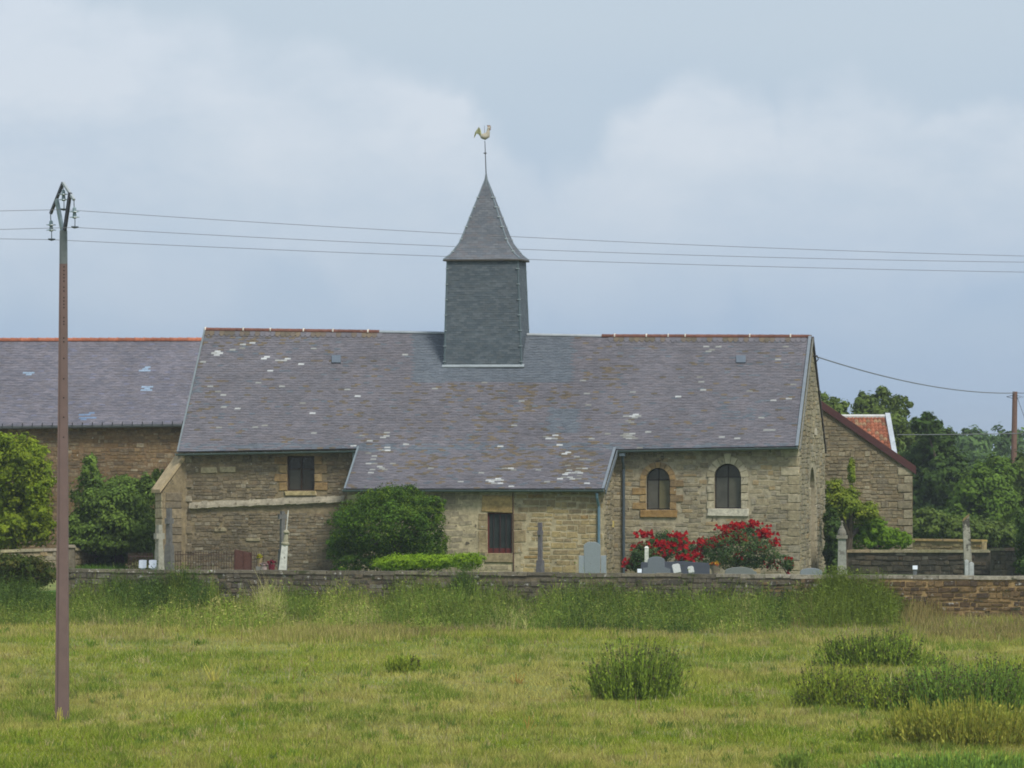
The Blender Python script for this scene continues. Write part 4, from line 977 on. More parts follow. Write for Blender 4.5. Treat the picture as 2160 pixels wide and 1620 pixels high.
for k_ in range(n):
    u0 = -BL + .36 * k_; f_ = random.uniform(.88, 1.08); P = Vector((u0, BVR, brz(u0)))
    g = MB(); th = np.linspace(-.3, math.pi + .3, 8); vs_ = []
    for (dx, rr) in ((0, .115), (.30, .10), (.30, .118), (.365, .118)): vs_ += [(P.x + dx, P.y + rr * 1.2 * math.cos(t), P.z + rr * math.sin(t) - .01) for t in th]
    g.mesh(vs_, [(8 * r_ + i, 8 * r_ + 8 + i, 8 * r_ + 9 + i, 8 * r_ + i + 1) for r_ in range(3) for i in range(7)] + [tuple(range(8)), tuple(range(31, 23, -1))], lin(160 * f_, 98 * f_, 72 * f_)); g.build('ridge_tile', M_TILE, barn_roof)
ga, gb_ = S_barn(0, 0) + Vector((0, -.07, -.06)), S_barn(1, 0) + Vector((0, -.07, -.06))
g = MB(); g.tube([ga, gb_], .07, 8, lin(70, 74, 74)); bg_ = g.build('gutter', M_ZINC, barn_roof)
for k_ in range(int((BL + 2.5) / .40)):
    P = ga.lerp(gb_, k_ * .40 / (BL + 2.5)); MB().box((P.x - .012, P.y - .09, P.z - .03), (P.x + .012, P.y + .02, P.z + .17), lin(60, 64, 64)).build('gutter_hook', M_IRON, bg_)

# ================================================================== HOUSES (right)
ho = at(1925, 1160, 214)
house = thing('stone_house', 'rubble stone house end with dark red sloping roof edge right of the church', 'house', (ho.x, ho.y, .7))
hz0 = lambda y: ZC - (y - HY) * 214 / F - .7
HWL = 9.2; sl = (133 / 195)
zE = hz0(986); 
b = MB(); CH_ = lin(128, 113, 88); zap = zE + HWL / 2 * sl
b.poly([(-HWL, 0, -.4), (0, 0, -.4), (0, 0, zE), (-HWL / 2, 0, zap), (-HWL, 0, zE)], CH_)
b.poly([(0, 0, -.4), (0, 9, -.4), (0, 9, zE), (0, 0, zE)], CH_); b.poly([(-HWL, 9, -.4), (-HWL, 0, -.4), (-HWL, 0, zE), (-HWL, 9, zE)], CH_)
hw_ = b.build('gable_wall', M_MORTAR, house)
HS = StoneSet(); rh = np.random.default_rng(61)
ht = lambda u: zE + (u + HWL) * sl if u < -HWL / 2 else zE - u * sl
HS.rows((-HWL, 0, -.2), (1, 0, 0), (0, -1, 0), HWL, 9, rh, PAL_HOUSE, W_HOUSE, lambda a, b_, c, d: c < HWL - .03 and a > 3.6 and d - .2 < min(ht(a - HWL), ht(c - HWL)) - .12, hrow=(.09, .17), wst=(.16, .45), gap=.016, depth=(.008, .035), parent=hw_)
z = -.2; k_ = 0
while z < zE - .2:
    h = rh.uniform(.22, .36); w = .58 if k_ % 2 else .34; k_ += 1
    HS.add((-w / 2, 0, z + h / 2), (1, 0, 0), (0, -1, 0), w - .02, h - .02, .05, lin(150, 140, 116) if rh.random() < .6 else lin(132, 122, 100), hw_, area=5); z += h
HS.emit(300, M_STONE)
b = MB(); RR = lin(78, 48, 46)
A, B = Vector((.12, -.12, zE - .12)), Vector((-HWL / 2, -.12, zap + .02))
b.hexa([A + Vector((0, 0, -.14)), A + Vector((0, .1, -.14)), B + Vector((0, .1, -.14)), B + Vector((0, 0, -.14)), A + Vector((0, 0, .14)), A + Vector((0, .1, .14)), B + Vector((0, .1, .14)), B + Vector((0, 0, .14))], RR)
b.build('verge_board', M_WOOD, house)
b = MB(); TS = lin(96, 60, 52)
for (u0, z0) in ((.12, zE - .1), (-HWL - .12, zE - .1)):
    b.hexa([Vector((u0, -.1, z0 + .03)), Vector((u0, 9, z0 + .03)), Vector((-HWL / 2, 9, zap + .06)), Vector((-HWL / 2, -.1, zap + .06)), Vector((u0, -.1, z0 + .14)), Vector((u0, 9, z0 + .14)), Vector((-HWL / 2, 9, zap + .18)), Vector((-HWL / 2, -.1, zap + .18))], TS)
b.build('roof', M_TILE, house)

# tiled house behind: red roof slope with a white edge
to = at(1886, 955, 232)
tiled = thing('tiled_house', 'small house roof of orange red tiles with a white edge behind the stone house', 'house', (to.x, to.y, .7))
tz = lambda y, Y: ZC - (y - HY) * Y / F - .7
e_z, r_z = tz(975, 232), tz(880, 235.2); TLn = 6.0
b = MB()
b.box((-TLn, .3, -.4), (-.15, 6.6, e_z + .2), lin(170, 160, 140)); b.poly([(-.15, .3, e_z), (-.15, 6.6, e_z), (-.15, 3.45, r_z - .15)], lin(170, 160, 140)); b.build('wall', M_MORTAR, tiled)
b = MB(); b.poly([(-TLn, 0, e_z), (0, 0, e_z), (-.12, 3.4, r_z), (-TLn, 3.4, r_z)], lin(140, 80, 56)); b.poly([(0, 6.8, e_z), (-TLn, 6.8, e_z), (-TLn, 3.4, r_z), (-.12, 3.4, r_z)], lin(140, 80, 56)); troof = b.build('roof', M_TILE, tiled)
Vt = []; Ct = []; rt2 = np.random.default_rng(62)
nr, nc = 15, 38
for i in range(nr):
    for j in range(nc):
        u0, u1 = -TLn + TLn * j / nc, -TLn + TLn * (j + 1) / nc - .012
        f_ = rt2.uniform(.78, 1.1); c_ = lin(150 * f_, 92 * f_, 66 * f_) if rt2.random() > .12 else lin(150 * f_, 120 * f_, 90 * f_)
        def TPt(u, t, h): return (u, 3.4 * t, e_z + (r_z - e_z) * t + h)
        t0, t1 = i / nr, min(1, (i + 1.2) / nr); um = (u0 + u1) / 2
        Vt += [[TPt(u0, t0, .035), TPt(um, t0, .075), TPt(um, t1, .04), TPt(u0, t1, .005)], [TPt(um, t0, .075), TPt(u1, t0, .035), TPt(u1, t1, .005), TPt(um, t1, .04)], [TPt(u0, t0, .0), TPt(um, t0, .03), TPt(um, t0, .075), TPt(u0, t0, .035)], [TPt(um, t0, .03), TPt(u1, t0, .0), TPt(u1, t0, .035), TPt(um, t0, .075)]]; Ct += [c_] * 4
tag(poly_arrays('roof_tiles', np.array(Vt), np.array(Ct), M_TILE, troof), kind='stuff')
b = MB(); A, B = Vector((-.02, -.05, e_z - .1)), Vector((-.14, 3.4, r_z + .02))
b.hexa([A, A + Vector((.2, 0, 0)), B + Vector((.2, 0, 0)), B, A + Vector((0, 0, .16)), A + Vector((.2, 0, .16)), B + Vector((.2, 0, .16)), B + Vector((0, 0, .16))], lin(184, 190, 194)); b.build('white_verge', M_ZINC, tiled)
MB().tube([(-TLn, 3.4, r_z + .03), (-.1, 3.4, r_z + .03)], .09, 8, lin(196, 196, 190)).build('ridge_flashing', M_ZINC, tiled)

# ================================================================== POWER LINE POLE (left foreground)
PY = 127.8; pb = gp(131, 1520); s_ = pb.y / F
pole = thing('power_pole', 'tall brown tapered power pole standing in the field at the left', 'power pole', pb)
ph = (1522 - 487) * s_
LD = Vector((.8, .6, 0)); LP = Vector((.6, -.8, 0))
def pole_sec(z, wf=1.0):
    t = z / ph; w = (29 + (15.5 - 29) * t) * s_ / 2; return w
b = MB(); PC = lin(112, 92, 86); PC2 = lin(112, 118, 118)
# hollow-sided section: front face, recessed left flank
def ring(z):
    w = pole_sec(z); x = (131 + (134 - 131) * z / ph - 131) * s_; d = w * .8
    pr = [(-w, -d), (-w * .55, -d), (-w * .55, -d * 1.25), (w, -d * 1.25), (w, d), (-w * .55, d), (-w * .55, d * .55), (-w, d * .55)]
    return [(x + a, c, z) for a, c in pr]
zs_ = [-.3, ph * .25, ph * .5, ph * .75, ph * .932]
vs_ = [p for z in zs_ for p in ring(z)]; n = 8
b.mesh(vs_, [(i * n + j, i * n + (j + 1) % n, (i + 1) * n + (j + 1) % n, (i + 1) * n + j) for i in range(len(zs_) - 1) for j in range(n)] + [tuple(range((len(zs_) - 1) * n, len(zs_) * n))], PC); b.build('shaft', M_POLE, pole)
b = MB(); zs_ = [ph * .9322, ph]; vs_ = [p for z in zs_ for p in ring(z)]
b.mesh(vs_, [(j, (j + 1) % n, n + (j + 1) % n, n + j) for j in range(n)] + [tuple(range(n, 2 * n))], PC2); b.build('grey_head', M_GALV, pole)
for y in (564, 572, 580, 587, 594, 607, 615, 629, 636, 643, 650, 671, 679, 685, 714, 722, 757, 800, 840, 881, 923):
    z = (1522 - y) * s_; w = pole_sec(z); MB().lathe([(.018, -.001), (.018, .004)], (0, 0, 0), 8, lin(40, 32, 32))
    g = MB(); cx_ = (3 * z / ph) * s_ + w * .22
    g.mesh([(cx_ + .018 * math.cos(t), -w * 1.0 - .004, z + .018 * math.sin(t)) for t in np.linspace(0, 2 * math.pi, 9)[:-1]], [tuple(range(8))[::-1]], lin(38, 30, 30)); g.build('bolt_hole', M_IRON, pole)
# head: inverted V crossarm carried on two props, three insulator strings
def hp(x, y, q=None):
    dx = (x - 131) * s_; dz = (1522 - y) * s_
    return Vector((dx, dx * -.8 / .6 if q is None else q, dz))
apx, lft, rgt_ = hp(133, 386, 0), hp(104, 450), hp(159, 424); k1, k2 = hp(118, 420), hp(150, 408)
top0 = hp(134, 487, 0)
def bar(name, A, B, w, d, col, m):
    A, B = Vector(A), Vector(B); z = (B - A).normalized(); x = z.cross(LD).normalized(); y = LD
    g = MB(); P = []
    for Q in (A, B): P += [Q - x * w - y * d, Q + x * w - y * d, Q + x * w + y * d, Q - x * w + y * d]
    g.hexa(P, col); return g.build(name, m, pole)
bar('crossarm', apx, lft, .028, .028, lin(84, 84, 90), M_GALV); bar('crossarm', apx, rgt_, .026, .028, lin(176, 182, 182), M_GALV)
bar('prop', top0 + Vector((-.03, .06, 0)), k1, .045, .03, lin(150, 164, 168), M_GALV); bar('prop', top0 + Vector((.03, -.06, 0)), k2, .04, .03, lin(70, 70, 80), M_GALV)
ends = []
for A, yb in ((apx, 443), (rgt_, 482), (lft, 505)):
    A = Vector(A); B = Vector((A.x + 2 * s_, A.y, (1522 - yb) * s_)); ends.append(B)
    st = MB(); L = A.z - B.z
    st.tube([A, A + Vector((0, 0, -.1)), B + Vector((0, 0, .16)), B], [.012, .012, .010, .012], 6, lin(90, 96, 98)); so = st.build('insulator_string', M_GALV, pole)
    for f_ in (.40, .60):
        P = A.lerp(B, f_); g = MB(); g.lathe([(.02, .085), (.04, .06), (.045, .0), (.11, -.012), (.115, -.025), (.05, -.03), (.03, -.05)], P, 12, lin(122, 140, 142)); g.build('insulator_disc', M_CERAM, so)
    g = MB(); g.tube([B + LD * -.09 + Vector((0, 0, .01)), B, B + LD * .09 + Vector((0, 0, .01))], [.018, .03, .018], 6, lin(72, 80, 84)); g.build('clamp', M_GALV, so)
# three wires, running on to the right and out past the left edge of the view
def line_pt(s): return Vector((pb.x, pb.y, 0)) + LD * s
wl_names = ['top', 'middle', 'lowest']
for i, (E, (yc, yr, yl)) in enumerate(zip(ends, ((499, 540, 445), (525, 553, 484), (546, 574, 504)))):
    E = pb + E
    def sx(x, E=E):
        rx = (x - CX) / F; return (rx * E.y - E.x) / (LD.x - rx * LD.y)
    ss, zz = [0.0], [E.z]
    for x, y in ((1080, yc), (2160, yr)):
        s1 = sx(x); Y = E.y + LD.y * s1; ss.append(s1); zz.append(ZC - (y - HY) * Y / F)
    co = np.polyfit(ss, zz, 2)
    pts = [Vector((E.x + LD.x * s, E.y + LD.y * s, float(np.polyval(co, s)))) for s in np.linspace(0, ss[-1] * 1.35, 40)]
    s0 = sx(0); zl = ZC - (yl - HY) * (E.y + LD.y * s0) / F; sl_ = (zl - E.z) / s0
    lpts = [Vector((E.x + LD.x * s, E.y + LD.y * s, E.z + sl_ * s + .004 * s * s * (1 if s < s0 else 1) - .004 * s * s0)) for s in np.linspace(-20, 0, 12)[:-1]]
    g = MB(); g.tube(lpts + pts, .0062, 5)
    tag(g.build('power_line', M_WIRE), ['uppermost of the three power lines crossing the sky', 'middle one of the three power lines crossing the sky', 'lowest of the three power lines crossing in front of the spire eaves'][i], 'power line', 'overhead power lines')

# wooden telephone pole at the right with its cables
tpb = at(2138, 1150, 286); tt_ = at(2143, 826, 286)
tp_ = thing('telephone_pole', 'reddish wooden telephone pole rising above the trees at the right', 'pole', (tpb.x, tpb.y, .7))
zt_ = tt_.z - .7
MB().tube([(-.06, 0, -.3), (tt_.x - tpb.x - .05, 0, zt_)], [.18, .13], 10, lin(116, 90, 78)).build('shaft', M_WOOD, tp_)
MB().tube([(.1 - .45, -.02, zt_ - .26), (.05 - .15, -.1, zt_ - .2), (.15, -.1, zt_ - .2), (.5, -.02, zt_ - .27), (.15, -.1, zt_ - .33), (-.1, -.1, zt_ - .33), (.1 - .45, -.02, zt_ - .26)], .014, 5, lin(60, 56, 56)).build('cable_ring', M_IRON, tp_)
MB().tube([(.12, 0, zt_ - .1), (.9, .4, zt_ - 2.2)], .012, 5, lin(70, 66, 64)).build('stay', M_IRON, tp_)
hk = Matrix.Translation(CO) @ Matrix.Rotation(-WA, 4, 'Z') @ Vector((.05, VR + .35, zr - .55))
hk2 = at(1722, 752, hk.y)
MB().tube([(.0, VR + .3, zr - .62), (.16, VR + .3, zr - .6), (.2, VR + .3, zr - .72), (.14, VR + .3, zr - .8)], .02, 6, lin(50, 48, 48)).build('cable_hook', M_IRON, gw)
def cable(name, label, A, B, sag, r=.02, C=None):
    A, B = Vector(A), Vector(B); pts = []
    for t in np.linspace(0, 1, 24): p = A.lerp(B, t); p.z -= sag * 4 * t * (1 - t); pts.append(p)
    g = MB(); g.tube(pts, r, 5); tag(g.build(name, M_WIRE), label, 'cable')
cable('telephone_cable', 'sagging cable from the church gable to the telephone pole', at(1721, 752, hk.y), at(2140, 829, 286), .36, .022)
cable('telephone_cable', 'short cable leaving the telephone pole top at the right edge', at(2146, 829, 286), at(2330, 818, 276), .1, .018)
cable('telephone_cable', 'straight thin cable in front of the trees halfway up the pole', at(1893, 917, 233), at(2330, 908, 255), .05, .018)

# ================================================================== VEGETATION
def rnd_unit(rng, n):
    v = rng.normal(size=(n, 3)); return v / np.linalg.norm(v, axis=1)[:, None]
def leaf_quads(C, size, nrm, rng, asp=.55):
    """rhombic leaves at C with normals nrm"""
    n = len(C); r = rnd_unit(rng, n); a = np.cross(nrm, r); a /= np.linalg.norm(a, axis=1)[:, None] + 1e-9; b = np.cross(nrm, a)
    s = (size * rng.uniform(.6, 1.3, n))[:, None]
    return np.stack([C - a * s, C + b * s * asp + nrm * s * .12, C + a * s, C - b * s * asp + nrm * s * .12], 1)
def foliage(name, ells, n, size, pal, parent, seed, m=None, clump=.30, nclump=60, fill=.25, zmin=None, jit=.12, dry=None):
    """leaves in clumps spread through a set of ellipsoids (cx,cy,cz,rx,ry,rz); uneven outline with gaps"""
    rng = np.random.default_rng(seed); vol = np.array([(e[3] * e[4] * e[5]) ** .67 for e in ells]); pr = vol / vol.sum()
    pal = np.array(pal); Cs = []; Ns = []; Ks = []
    for e, p in zip(ells, pr):
        k = max(6, int(nclump * p * len(ells) / 1.0 / max(1, len(ells)) * 1.6)); c = np.array(e[:3]); R = np.array(e[3:])
        d = rnd_unit(rng, k); d[:, 2] = np.where(d[:, 2] < -.5, -d[:, 2] * .5, d[:, 2]); d /= np.linalg.norm(d, axis=1)[:, None]
        rad = rng.uniform(.62, 1.02, k)[:, None]
        cc = c + d * R * rad; m_ = int(n * p * (1 - fill)); idx = rng.integers(0, k, m_)
        csz = rng.uniform(.6, 1.35, k)[:, None] * clump
        off_ = rng.normal(size=(m_, 3)) * .5; ln = np.linalg.norm(off_, axis=1)[:, None]; off_ = off_ / np.maximum(ln, 1e-6) * np.minimum(ln, 1.7)
        P = cc[idx] + off_ * csz[idx] * R * np.array([1, 1, .8])
        N_ = (off_ * 1.2 + d[idx] * .9 + np.array([0, 0, .5]) + rng.normal(size=(m_, 3)) * .45); N_ /= np.linalg.norm(N_, axis=1)[:, None]
        shade = rng.normal(0, jit, k)[idx] + rng.normal(0, jit * .6, m_)
        col = pal[rng.integers(0, len(pal), k)][idx] * .6 + pal[rng.integers(0, len(pal), m_)] * .4
        Cs.append(P); Ns.append(N_); Ks.append(col * (1 + shade)[:, None])
        m2 = int(n * p * fill); P = c + rnd_unit(rng, m2) * R * (rng.random(m2) ** .4)[:, None] * .88; N_ = rnd_unit(rng, m2); Cs.append(P); Ns.append(N_); Ks.append(pal[rng.integers(0, len(pal), m2)] * .95)
    C = np.concatenate(Cs); N_ = np.concatenate(Ns); K = np.clip(np.concatenate(Ks), .004, 1)
    if zmin is not None: k = C[:, 2] > zmin; C, N_, K = C[k], N_[k], K[k]
    o = poly_arrays(name, leaf_quads(C, size, N_, rng), K, m or M_LEAF, parent); return o
def ell(x, y, rx, ry, Y, dy=None, depth=None):
    """ellipsoid whose outline covers the photo circle/ellipse x,y,rx,ry when it stands Y metres away"""
    p = at(x, y, Y + (dy or 0)); s = mpp(Y); return (p.x, p.y, p.z, rx * s, depth or max(rx, ry) * s * .9, ry * s)
def woody(parent, base, tops, r0, rng):
    g = MB(); b0 = Vector(base); cz = sum(t[2] for t in tops) / len(tops); fork = Vector((b0.x, b0.y, b0.z + (cz - b0.z) * .5))
    g.tube([b0, b0.lerp(fork, .5) + Vector((rng.uniform(-.1, .1), 0, 0)), fork], [r0, r0 * .8, r0 * .65], 8)
    for t in tops:
        T = Vector(t); mid = fork.lerp(T, .5) + Vector((rng.uniform(-.3, .3), rng.uniform(-.3, .3), .2)); g.tube([fork, mid, T], [r0 * .5, r0 * .3, r0 * .08], 6)
    return g.build('trunk', M_BARK, parent)
def tree(name, label, Y, circ, n, size, pal, seed, gz=.9, r0=.2, cat='tree', group=None, trunk=True, **kw):
    els = [ell(*c, Y, dy=(i % 3 - 1) * 1.2) for i, c in enumerate(circ)]
    bx = float(np.mean([e[0] for e in els])); t = thing(name, label, cat, (bx, Y, gz), 0, group)
    els = [(e[0] - bx, e[1] - Y, e[2] - gz, *e[3:]) for e in els]
    if trunk: woody(t, (0, 0, -.1), [(e[0], e[1], e[2]) for e in els][:7], r0, np.random.default_rng(seed))
    foliage('crown' if cat == 'tree' else 'foliage', els, n, size, pal, t, seed, zmin=0.02, **kw); return t
G_MID = [(0.125, 0.178, 0.035), (0.106, 0.156, 0.030), (0.150, 0.205, 0.041), (0.089, 0.132, 0.028)]
G_YEL = [(0.221, 0.276, 0.028), (0.181, 0.242, 0.026), (0.266, 0.306, 0.039), (0.146, 0.205, 0.023)]
G_DRK = [(0.057, 0.107, 0.023), (0.071, 0.123, 0.026), (0.049, 0.090, 0.020), (0.089, 0.144, 0.031)]
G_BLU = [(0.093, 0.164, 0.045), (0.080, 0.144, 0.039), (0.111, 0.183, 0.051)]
G_BRI = [(0.188, 0.306, 0.028), (0.165, 0.276, 0.026), (0.221, 0.338, 0.036), (0.133, 0.235, 0.023)]

tree('broadleaf_tree', 'bright yellow green rounded tree at the left edge in front of the barn', 205, [(10, 985, 78, 72), (66, 1000, 48, 68), (35, 958, 60, 46), (82, 1065, 36, 66), (10, 1075, 80, 62), (-70, 1030, 90, 110), (40, 1120, 76, 46), (-40, 1130, 80, 50), (92, 1120, 28, 40)], 42000, .075, [(0.218, 0.284, 0.019), (0.178, 0.244, 0.016), (0.264, 0.323, 0.025), (0.132, 0.198, 0.014)], 101, gz=.6, clump=.20, nclump=340, fill=.35, jit=.2)
tree('fruit_tree', 'loose green leafy shrub tree between the pole and the church', 207, [(240, 1075, 75, 62), (195, 1065, 45, 60), (300, 1070, 46, 66), (240, 1120, 95, 46), (190, 990, 20, 42), (328, 1030, 24, 40), (180, 1115, 44, 46), (310, 1130, 44, 40), (262, 1025, 36, 28), (220, 1150, 90, 24), (300, 1155, 50, 24), (230, 1172, 80, 22), (310, 1172, 40, 20)], 44000, .07, [(0.137, 0.214, 0.038), (0.116, 0.185, 0.033), (0.170, 0.251, 0.042), (0.094, 0.156, 0.030)], 102, gz=1.0, clump=.34, nclump=150, fill=.25, jit=.2)
tree('ash_tree', 'tall tree with uneven top just right of the church gable', 292, [(1735, 905, 60, 60), (1757, 862, 28, 32), (1728, 852, 26, 30), (1700, 900, 50, 70), (1770, 900, 36, 46), (1740, 980, 70, 80), (1780, 1050, 60, 80)], 20000, .13, G_MID, 103, gz=.6, r0=.3, clump=.27, nclump=110)
tree('ash_tree', 'tallest tree with feathery crown behind the orange tiled roof', 300, [(1823, 862, 30, 34), (1866, 850, 24, 34), (1896, 862, 26, 34), (1850, 900, 60, 46), (1900, 915, 50, 50), (1915, 975, 52, 70), (1860, 980, 60, 80), (1930, 1050, 50, 70), (1840, 1070, 60, 70)], 30000, .13, G_MID, 104, gz=.6, r0=.35, clump=.25, nclump=150)
tree('broadleaf_tree', 'rounded dark green tree right of the stone house', 286, [(1955, 905, 34, 34), (1975, 945, 45, 45), (1955, 985, 60, 60), (2000, 1010, 50, 60), (1960, 1070, 70, 70), (2010, 1090, 60, 60)], 24000, .13, G_DRK, 105, gz=.6, r0=.3, clump=.25, nclump=130)
tree('broadleaf_tree', 'lighter green spreading tree left of the telephone pole', 272, [(2075, 1030, 55, 50), (2040, 1060, 45, 50), (2110, 1000, 36, 40), (2100, 1070, 60, 50), (2055, 1115, 70, 42), (2125, 1120, 50, 45), (2020, 1110, 40, 45)], 26000, .11, [(0.111, 0.185, 0.026), (0.092, 0.162, 0.022), (0.133, 0.213, 0.030)], 106, gz=.6, clump=.26, nclump=140)
tree('broadleaf_tree', 'large tree at the right edge behind the telephone pole', 278, [(2170, 1010, 50, 60), (2150, 1060, 40, 50), (2200, 1060, 70, 90), (2250, 1000, 70, 80), (2180, 1120, 70, 50)], 18000, .12, G_MID, 107, gz=.6, clump=.27, nclump=120)
tree('tall_bush', 'dense dark green bush at the right edge in front of the mossy wall', 193, [(2168, 1110, 26, 40), (2172, 1160, 36, 50), (2220, 1140, 60, 70), (2170, 1200, 34, 30)], 12000, .06, G_DRK, 108, gz=.8, cat='bush', clump=.28, nclump=80)
for i, (lab, c) in enumerate((('low leafy bush behind the tan distant wall', [(1960, 1110, 45, 36), (2005, 1120, 40, 30), (1945, 1140, 30, 22)]), ('low leafy bush left of the leaning stone stele beyond the wall', [(2062, 1128, 36, 30), (2100, 1130, 40, 32), (2120, 1150, 34, 20)]))):
    tree('bush', lab, 246 + 4 * i, c, 8000, .10, G_MID, 120 + i, gz=.7, cat='bush', group='bushes beyond the churchyard', clump=.28, nclump=60)
# far wood, one soft mass of crowns
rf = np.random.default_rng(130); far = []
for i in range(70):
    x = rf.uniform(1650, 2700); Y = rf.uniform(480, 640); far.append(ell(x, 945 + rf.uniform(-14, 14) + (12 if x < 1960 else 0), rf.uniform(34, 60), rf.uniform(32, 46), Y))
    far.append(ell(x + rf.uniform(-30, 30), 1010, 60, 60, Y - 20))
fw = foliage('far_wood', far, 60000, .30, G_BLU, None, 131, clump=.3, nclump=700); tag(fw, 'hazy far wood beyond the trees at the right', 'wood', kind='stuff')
# bushes round the church
tree('round_bush', 'big rounded dark green bush against the aisle wall', 188.5, [(815, 1110, 112, 80), (820, 1072, 88, 52), (742, 1125, 54, 72), (895, 1120, 52, 76), (850, 1048, 54, 27), (815, 1170, 122, 44), (905, 1082, 40, 44), (720, 1160, 34, 46), (925, 1165, 24, 40), (745, 1192, 52, 30), (895, 1192, 50, 30)], 60000, .042, [(0.068, 0.135, 0.016), (0.053, 0.110, 0.013), (0.087, 0.165, 0.019), (0.041, 0.085, 0.011), (0.127, 0.190, 0.017)], 109, gz=GZ, cat='bush', clump=.17, nclump=420, jit=.25, fill=.35)
tree('low_hedge', 'low bright yellow green clipped hedge just behind the wall', 178, [(830, 1190, 42, 20), (880, 1185, 46, 18), (930, 1186, 46, 18), (985, 1186, 38, 20)], 15000, .035, [(0.209, 0.325, 0.015), (0.181, 0.294, 0.013), (0.237, 0.356, 0.018), (0.139, 0.248, 0.012)], 110, gz=GZ, cat='hedge', trunk=False, clump=.3, nclump=130, fill=.4)
tree('dark_yew', 'dark green column of foliage beside the church gable', 199, [(1757, 1130, 20, 40), (1758, 1175, 22, 40), (1752, 1090, 14, 24)], 9000, .05, G_DRK, 111, gz=GZ, cat='bush', clump=.25, nclump=80)
tree('yellow_green_shrub', 'yellow green bush climbing beside the church gable', 206, [(1775, 1060, 42, 34), (1815, 1085, 38, 26), (1765, 1100, 34, 34), (1760, 1035, 20, 24), (1796, 1000, 8, 34), (1840, 1090, 20, 16)], 12000, .06, G_YEL, 112, gz=GZ, cat='bush', clump=.27, nclump=100)
tree('feathery_shrub', 'bright green feathery shrub in front of the stone house', 208, [(1810, 1135, 36, 32), (1860, 1135, 44, 28), (1900, 1142, 26, 20), (1840, 1115, 30, 24)], 13000, .055, [(0.151, 0.263, 0.020), (0.126, 0.223, 0.017), (0.182, 0.304, 0.025)], 113, gz=GZ, cat='bush', clump=.26, nclump=110)
tree('dark_hedge', 'dark bramble thicket at the left edge under the yellow green tree', 176, [(20, 1200, 60, 36), (75, 1205, 40, 30), (-50, 1200, 70, 45), (100, 1215, 24, 24), (40, 1225, 70, 24)], 14000, .055, [(0.061, 0.092, 0.013), (0.081, 0.117, 0.017), (0.101, 0.092, 0.023), (0.049, 0.073, 0.012)], 114, gz=.2, cat='bush', clump=.27, nclump=110)
tree('small_shrub', 'small green shrub behind the sloping cap of the corner buttress', 203, [(345, 1015, 12, 24), (330, 1000, 8, 14)], 1500, .06, G_MID, 117, gz=GZ, cat='bush', clump=.3, nclump=20)

# roses
RED = [(.25, .004, .008), (.31, .007, .010), (.20, .003, .008), (.34, .016, .014)]
def roses(label, Y, circ, seed, nb, flowers):
    t = tree('rose_bush', label, Y, circ, 11000 if len(circ) > 1 else 1000, .04, [(0.060, 0.112, 0.033), (0.075, 0.132, 0.039), (0.048, 0.090, 0.030), (0.112, 0.150, 0.045)], seed, gz=GZ, cat='rose bush', group='red rose bushes', clump=.26, nclump=110, r0=.05, fill=.35)
    rng = np.random.default_rng(seed + 7); V = []; C = []
    for (x, y, rx, ry, k) in flowers:
        for i in range(int(k * 1.2)):
            ce = at(x + rng.normal() * rx * .5, y + rng.normal() * ry * .5, Y - .75 - rng.random() * .55) - Vector(t.location); r = rng.uniform(.045, .085); col = RED[rng.integers(4)]
            nb_ = Vector((rng.normal() * .5, -1, .5 + rng.normal() * .3)).normalized(); a = nb_.orthogonal().normalized(); b_ = nb_.cross(a)
            for q in range(6):
                t0 = q * math.pi / 3; d0 = a * math.cos(t0) + b_ * math.sin(t0); d1 = a * math.cos(t0 + 1.2) + b_ * math.sin(t0 + 1.2); dm = (d0 + d1).normalized()
                rr = r * (1 if q % 2 else .7)
                V.append([tuple(ce), tuple(ce + d0 * rr * .8 + nb_ * rr * .3), tuple(ce + dm * rr * 1.15 + nb_ * rr * .45), tuple(ce + d1 * rr * .8 + nb_ * rr * .3)]); C.append(np.array(col) * rng.uniform(.8, 1.15))
    tag(poly_arrays('blossoms', np.array(V), np.array(C), M_PETAL, t), kind='stuff')
roses('red rose bush beside the downpipe under the ochre arched window', 189.5, [(1360, 1175, 34, 32), (1395, 1160, 34, 40), (1430, 1155, 28, 36), (1345, 1190, 26, 22), (1450, 1180, 20, 30)], 140, 0,
      [(1360, 1128, 20, 7, 26), (1425, 1130, 22, 8, 22), (1390, 1150, 40, 10, 55), (1345, 1160, 16, 12, 24), (1435, 1150, 18, 12, 26), (1360, 1165, 20, 8, 22), (1450, 1175, 26, 8, 34), (1325, 1190, 16, 14, 22), (1385, 1170, 22, 8, 20), (1345, 1188, 14, 10, 12)])
roses('tall red rose bush under the pale arched window', 189.5, [(1545, 1160, 64, 46), (1560, 1130, 50, 32), (1500, 1165, 40, 40), (1610, 1165, 40, 36), (1540, 1190, 80, 18), (1475, 1160, 24, 28), (1625, 1185, 36, 22)], 141, 0,
      [(1560, 1108, 14, 7, 24), (1590, 1105, 14, 8, 22), (1535, 1115, 22, 10, 40), (1615, 1125, 18, 16, 50), (1560, 1135, 40, 12, 50), (1520, 1140, 26, 10, 34), (1480, 1145, 18, 12, 30), (1500, 1150, 16, 8, 18), (1635, 1142, 12, 8, 16), (1590, 1160, 30, 9, 18), (1630, 1188, 20, 9, 16), (1470, 1165, 14, 10, 14), (1560, 1175, 40, 10, 10)])
roses('small red rose at the corner of the church gable', 188, [(1664, 1192, 10, 16)], 142, 0, [(1664, 1180, 8, 7, 16), (1664, 1197, 8, 9, 12), (1668, 1188, 6, 6, 6)])

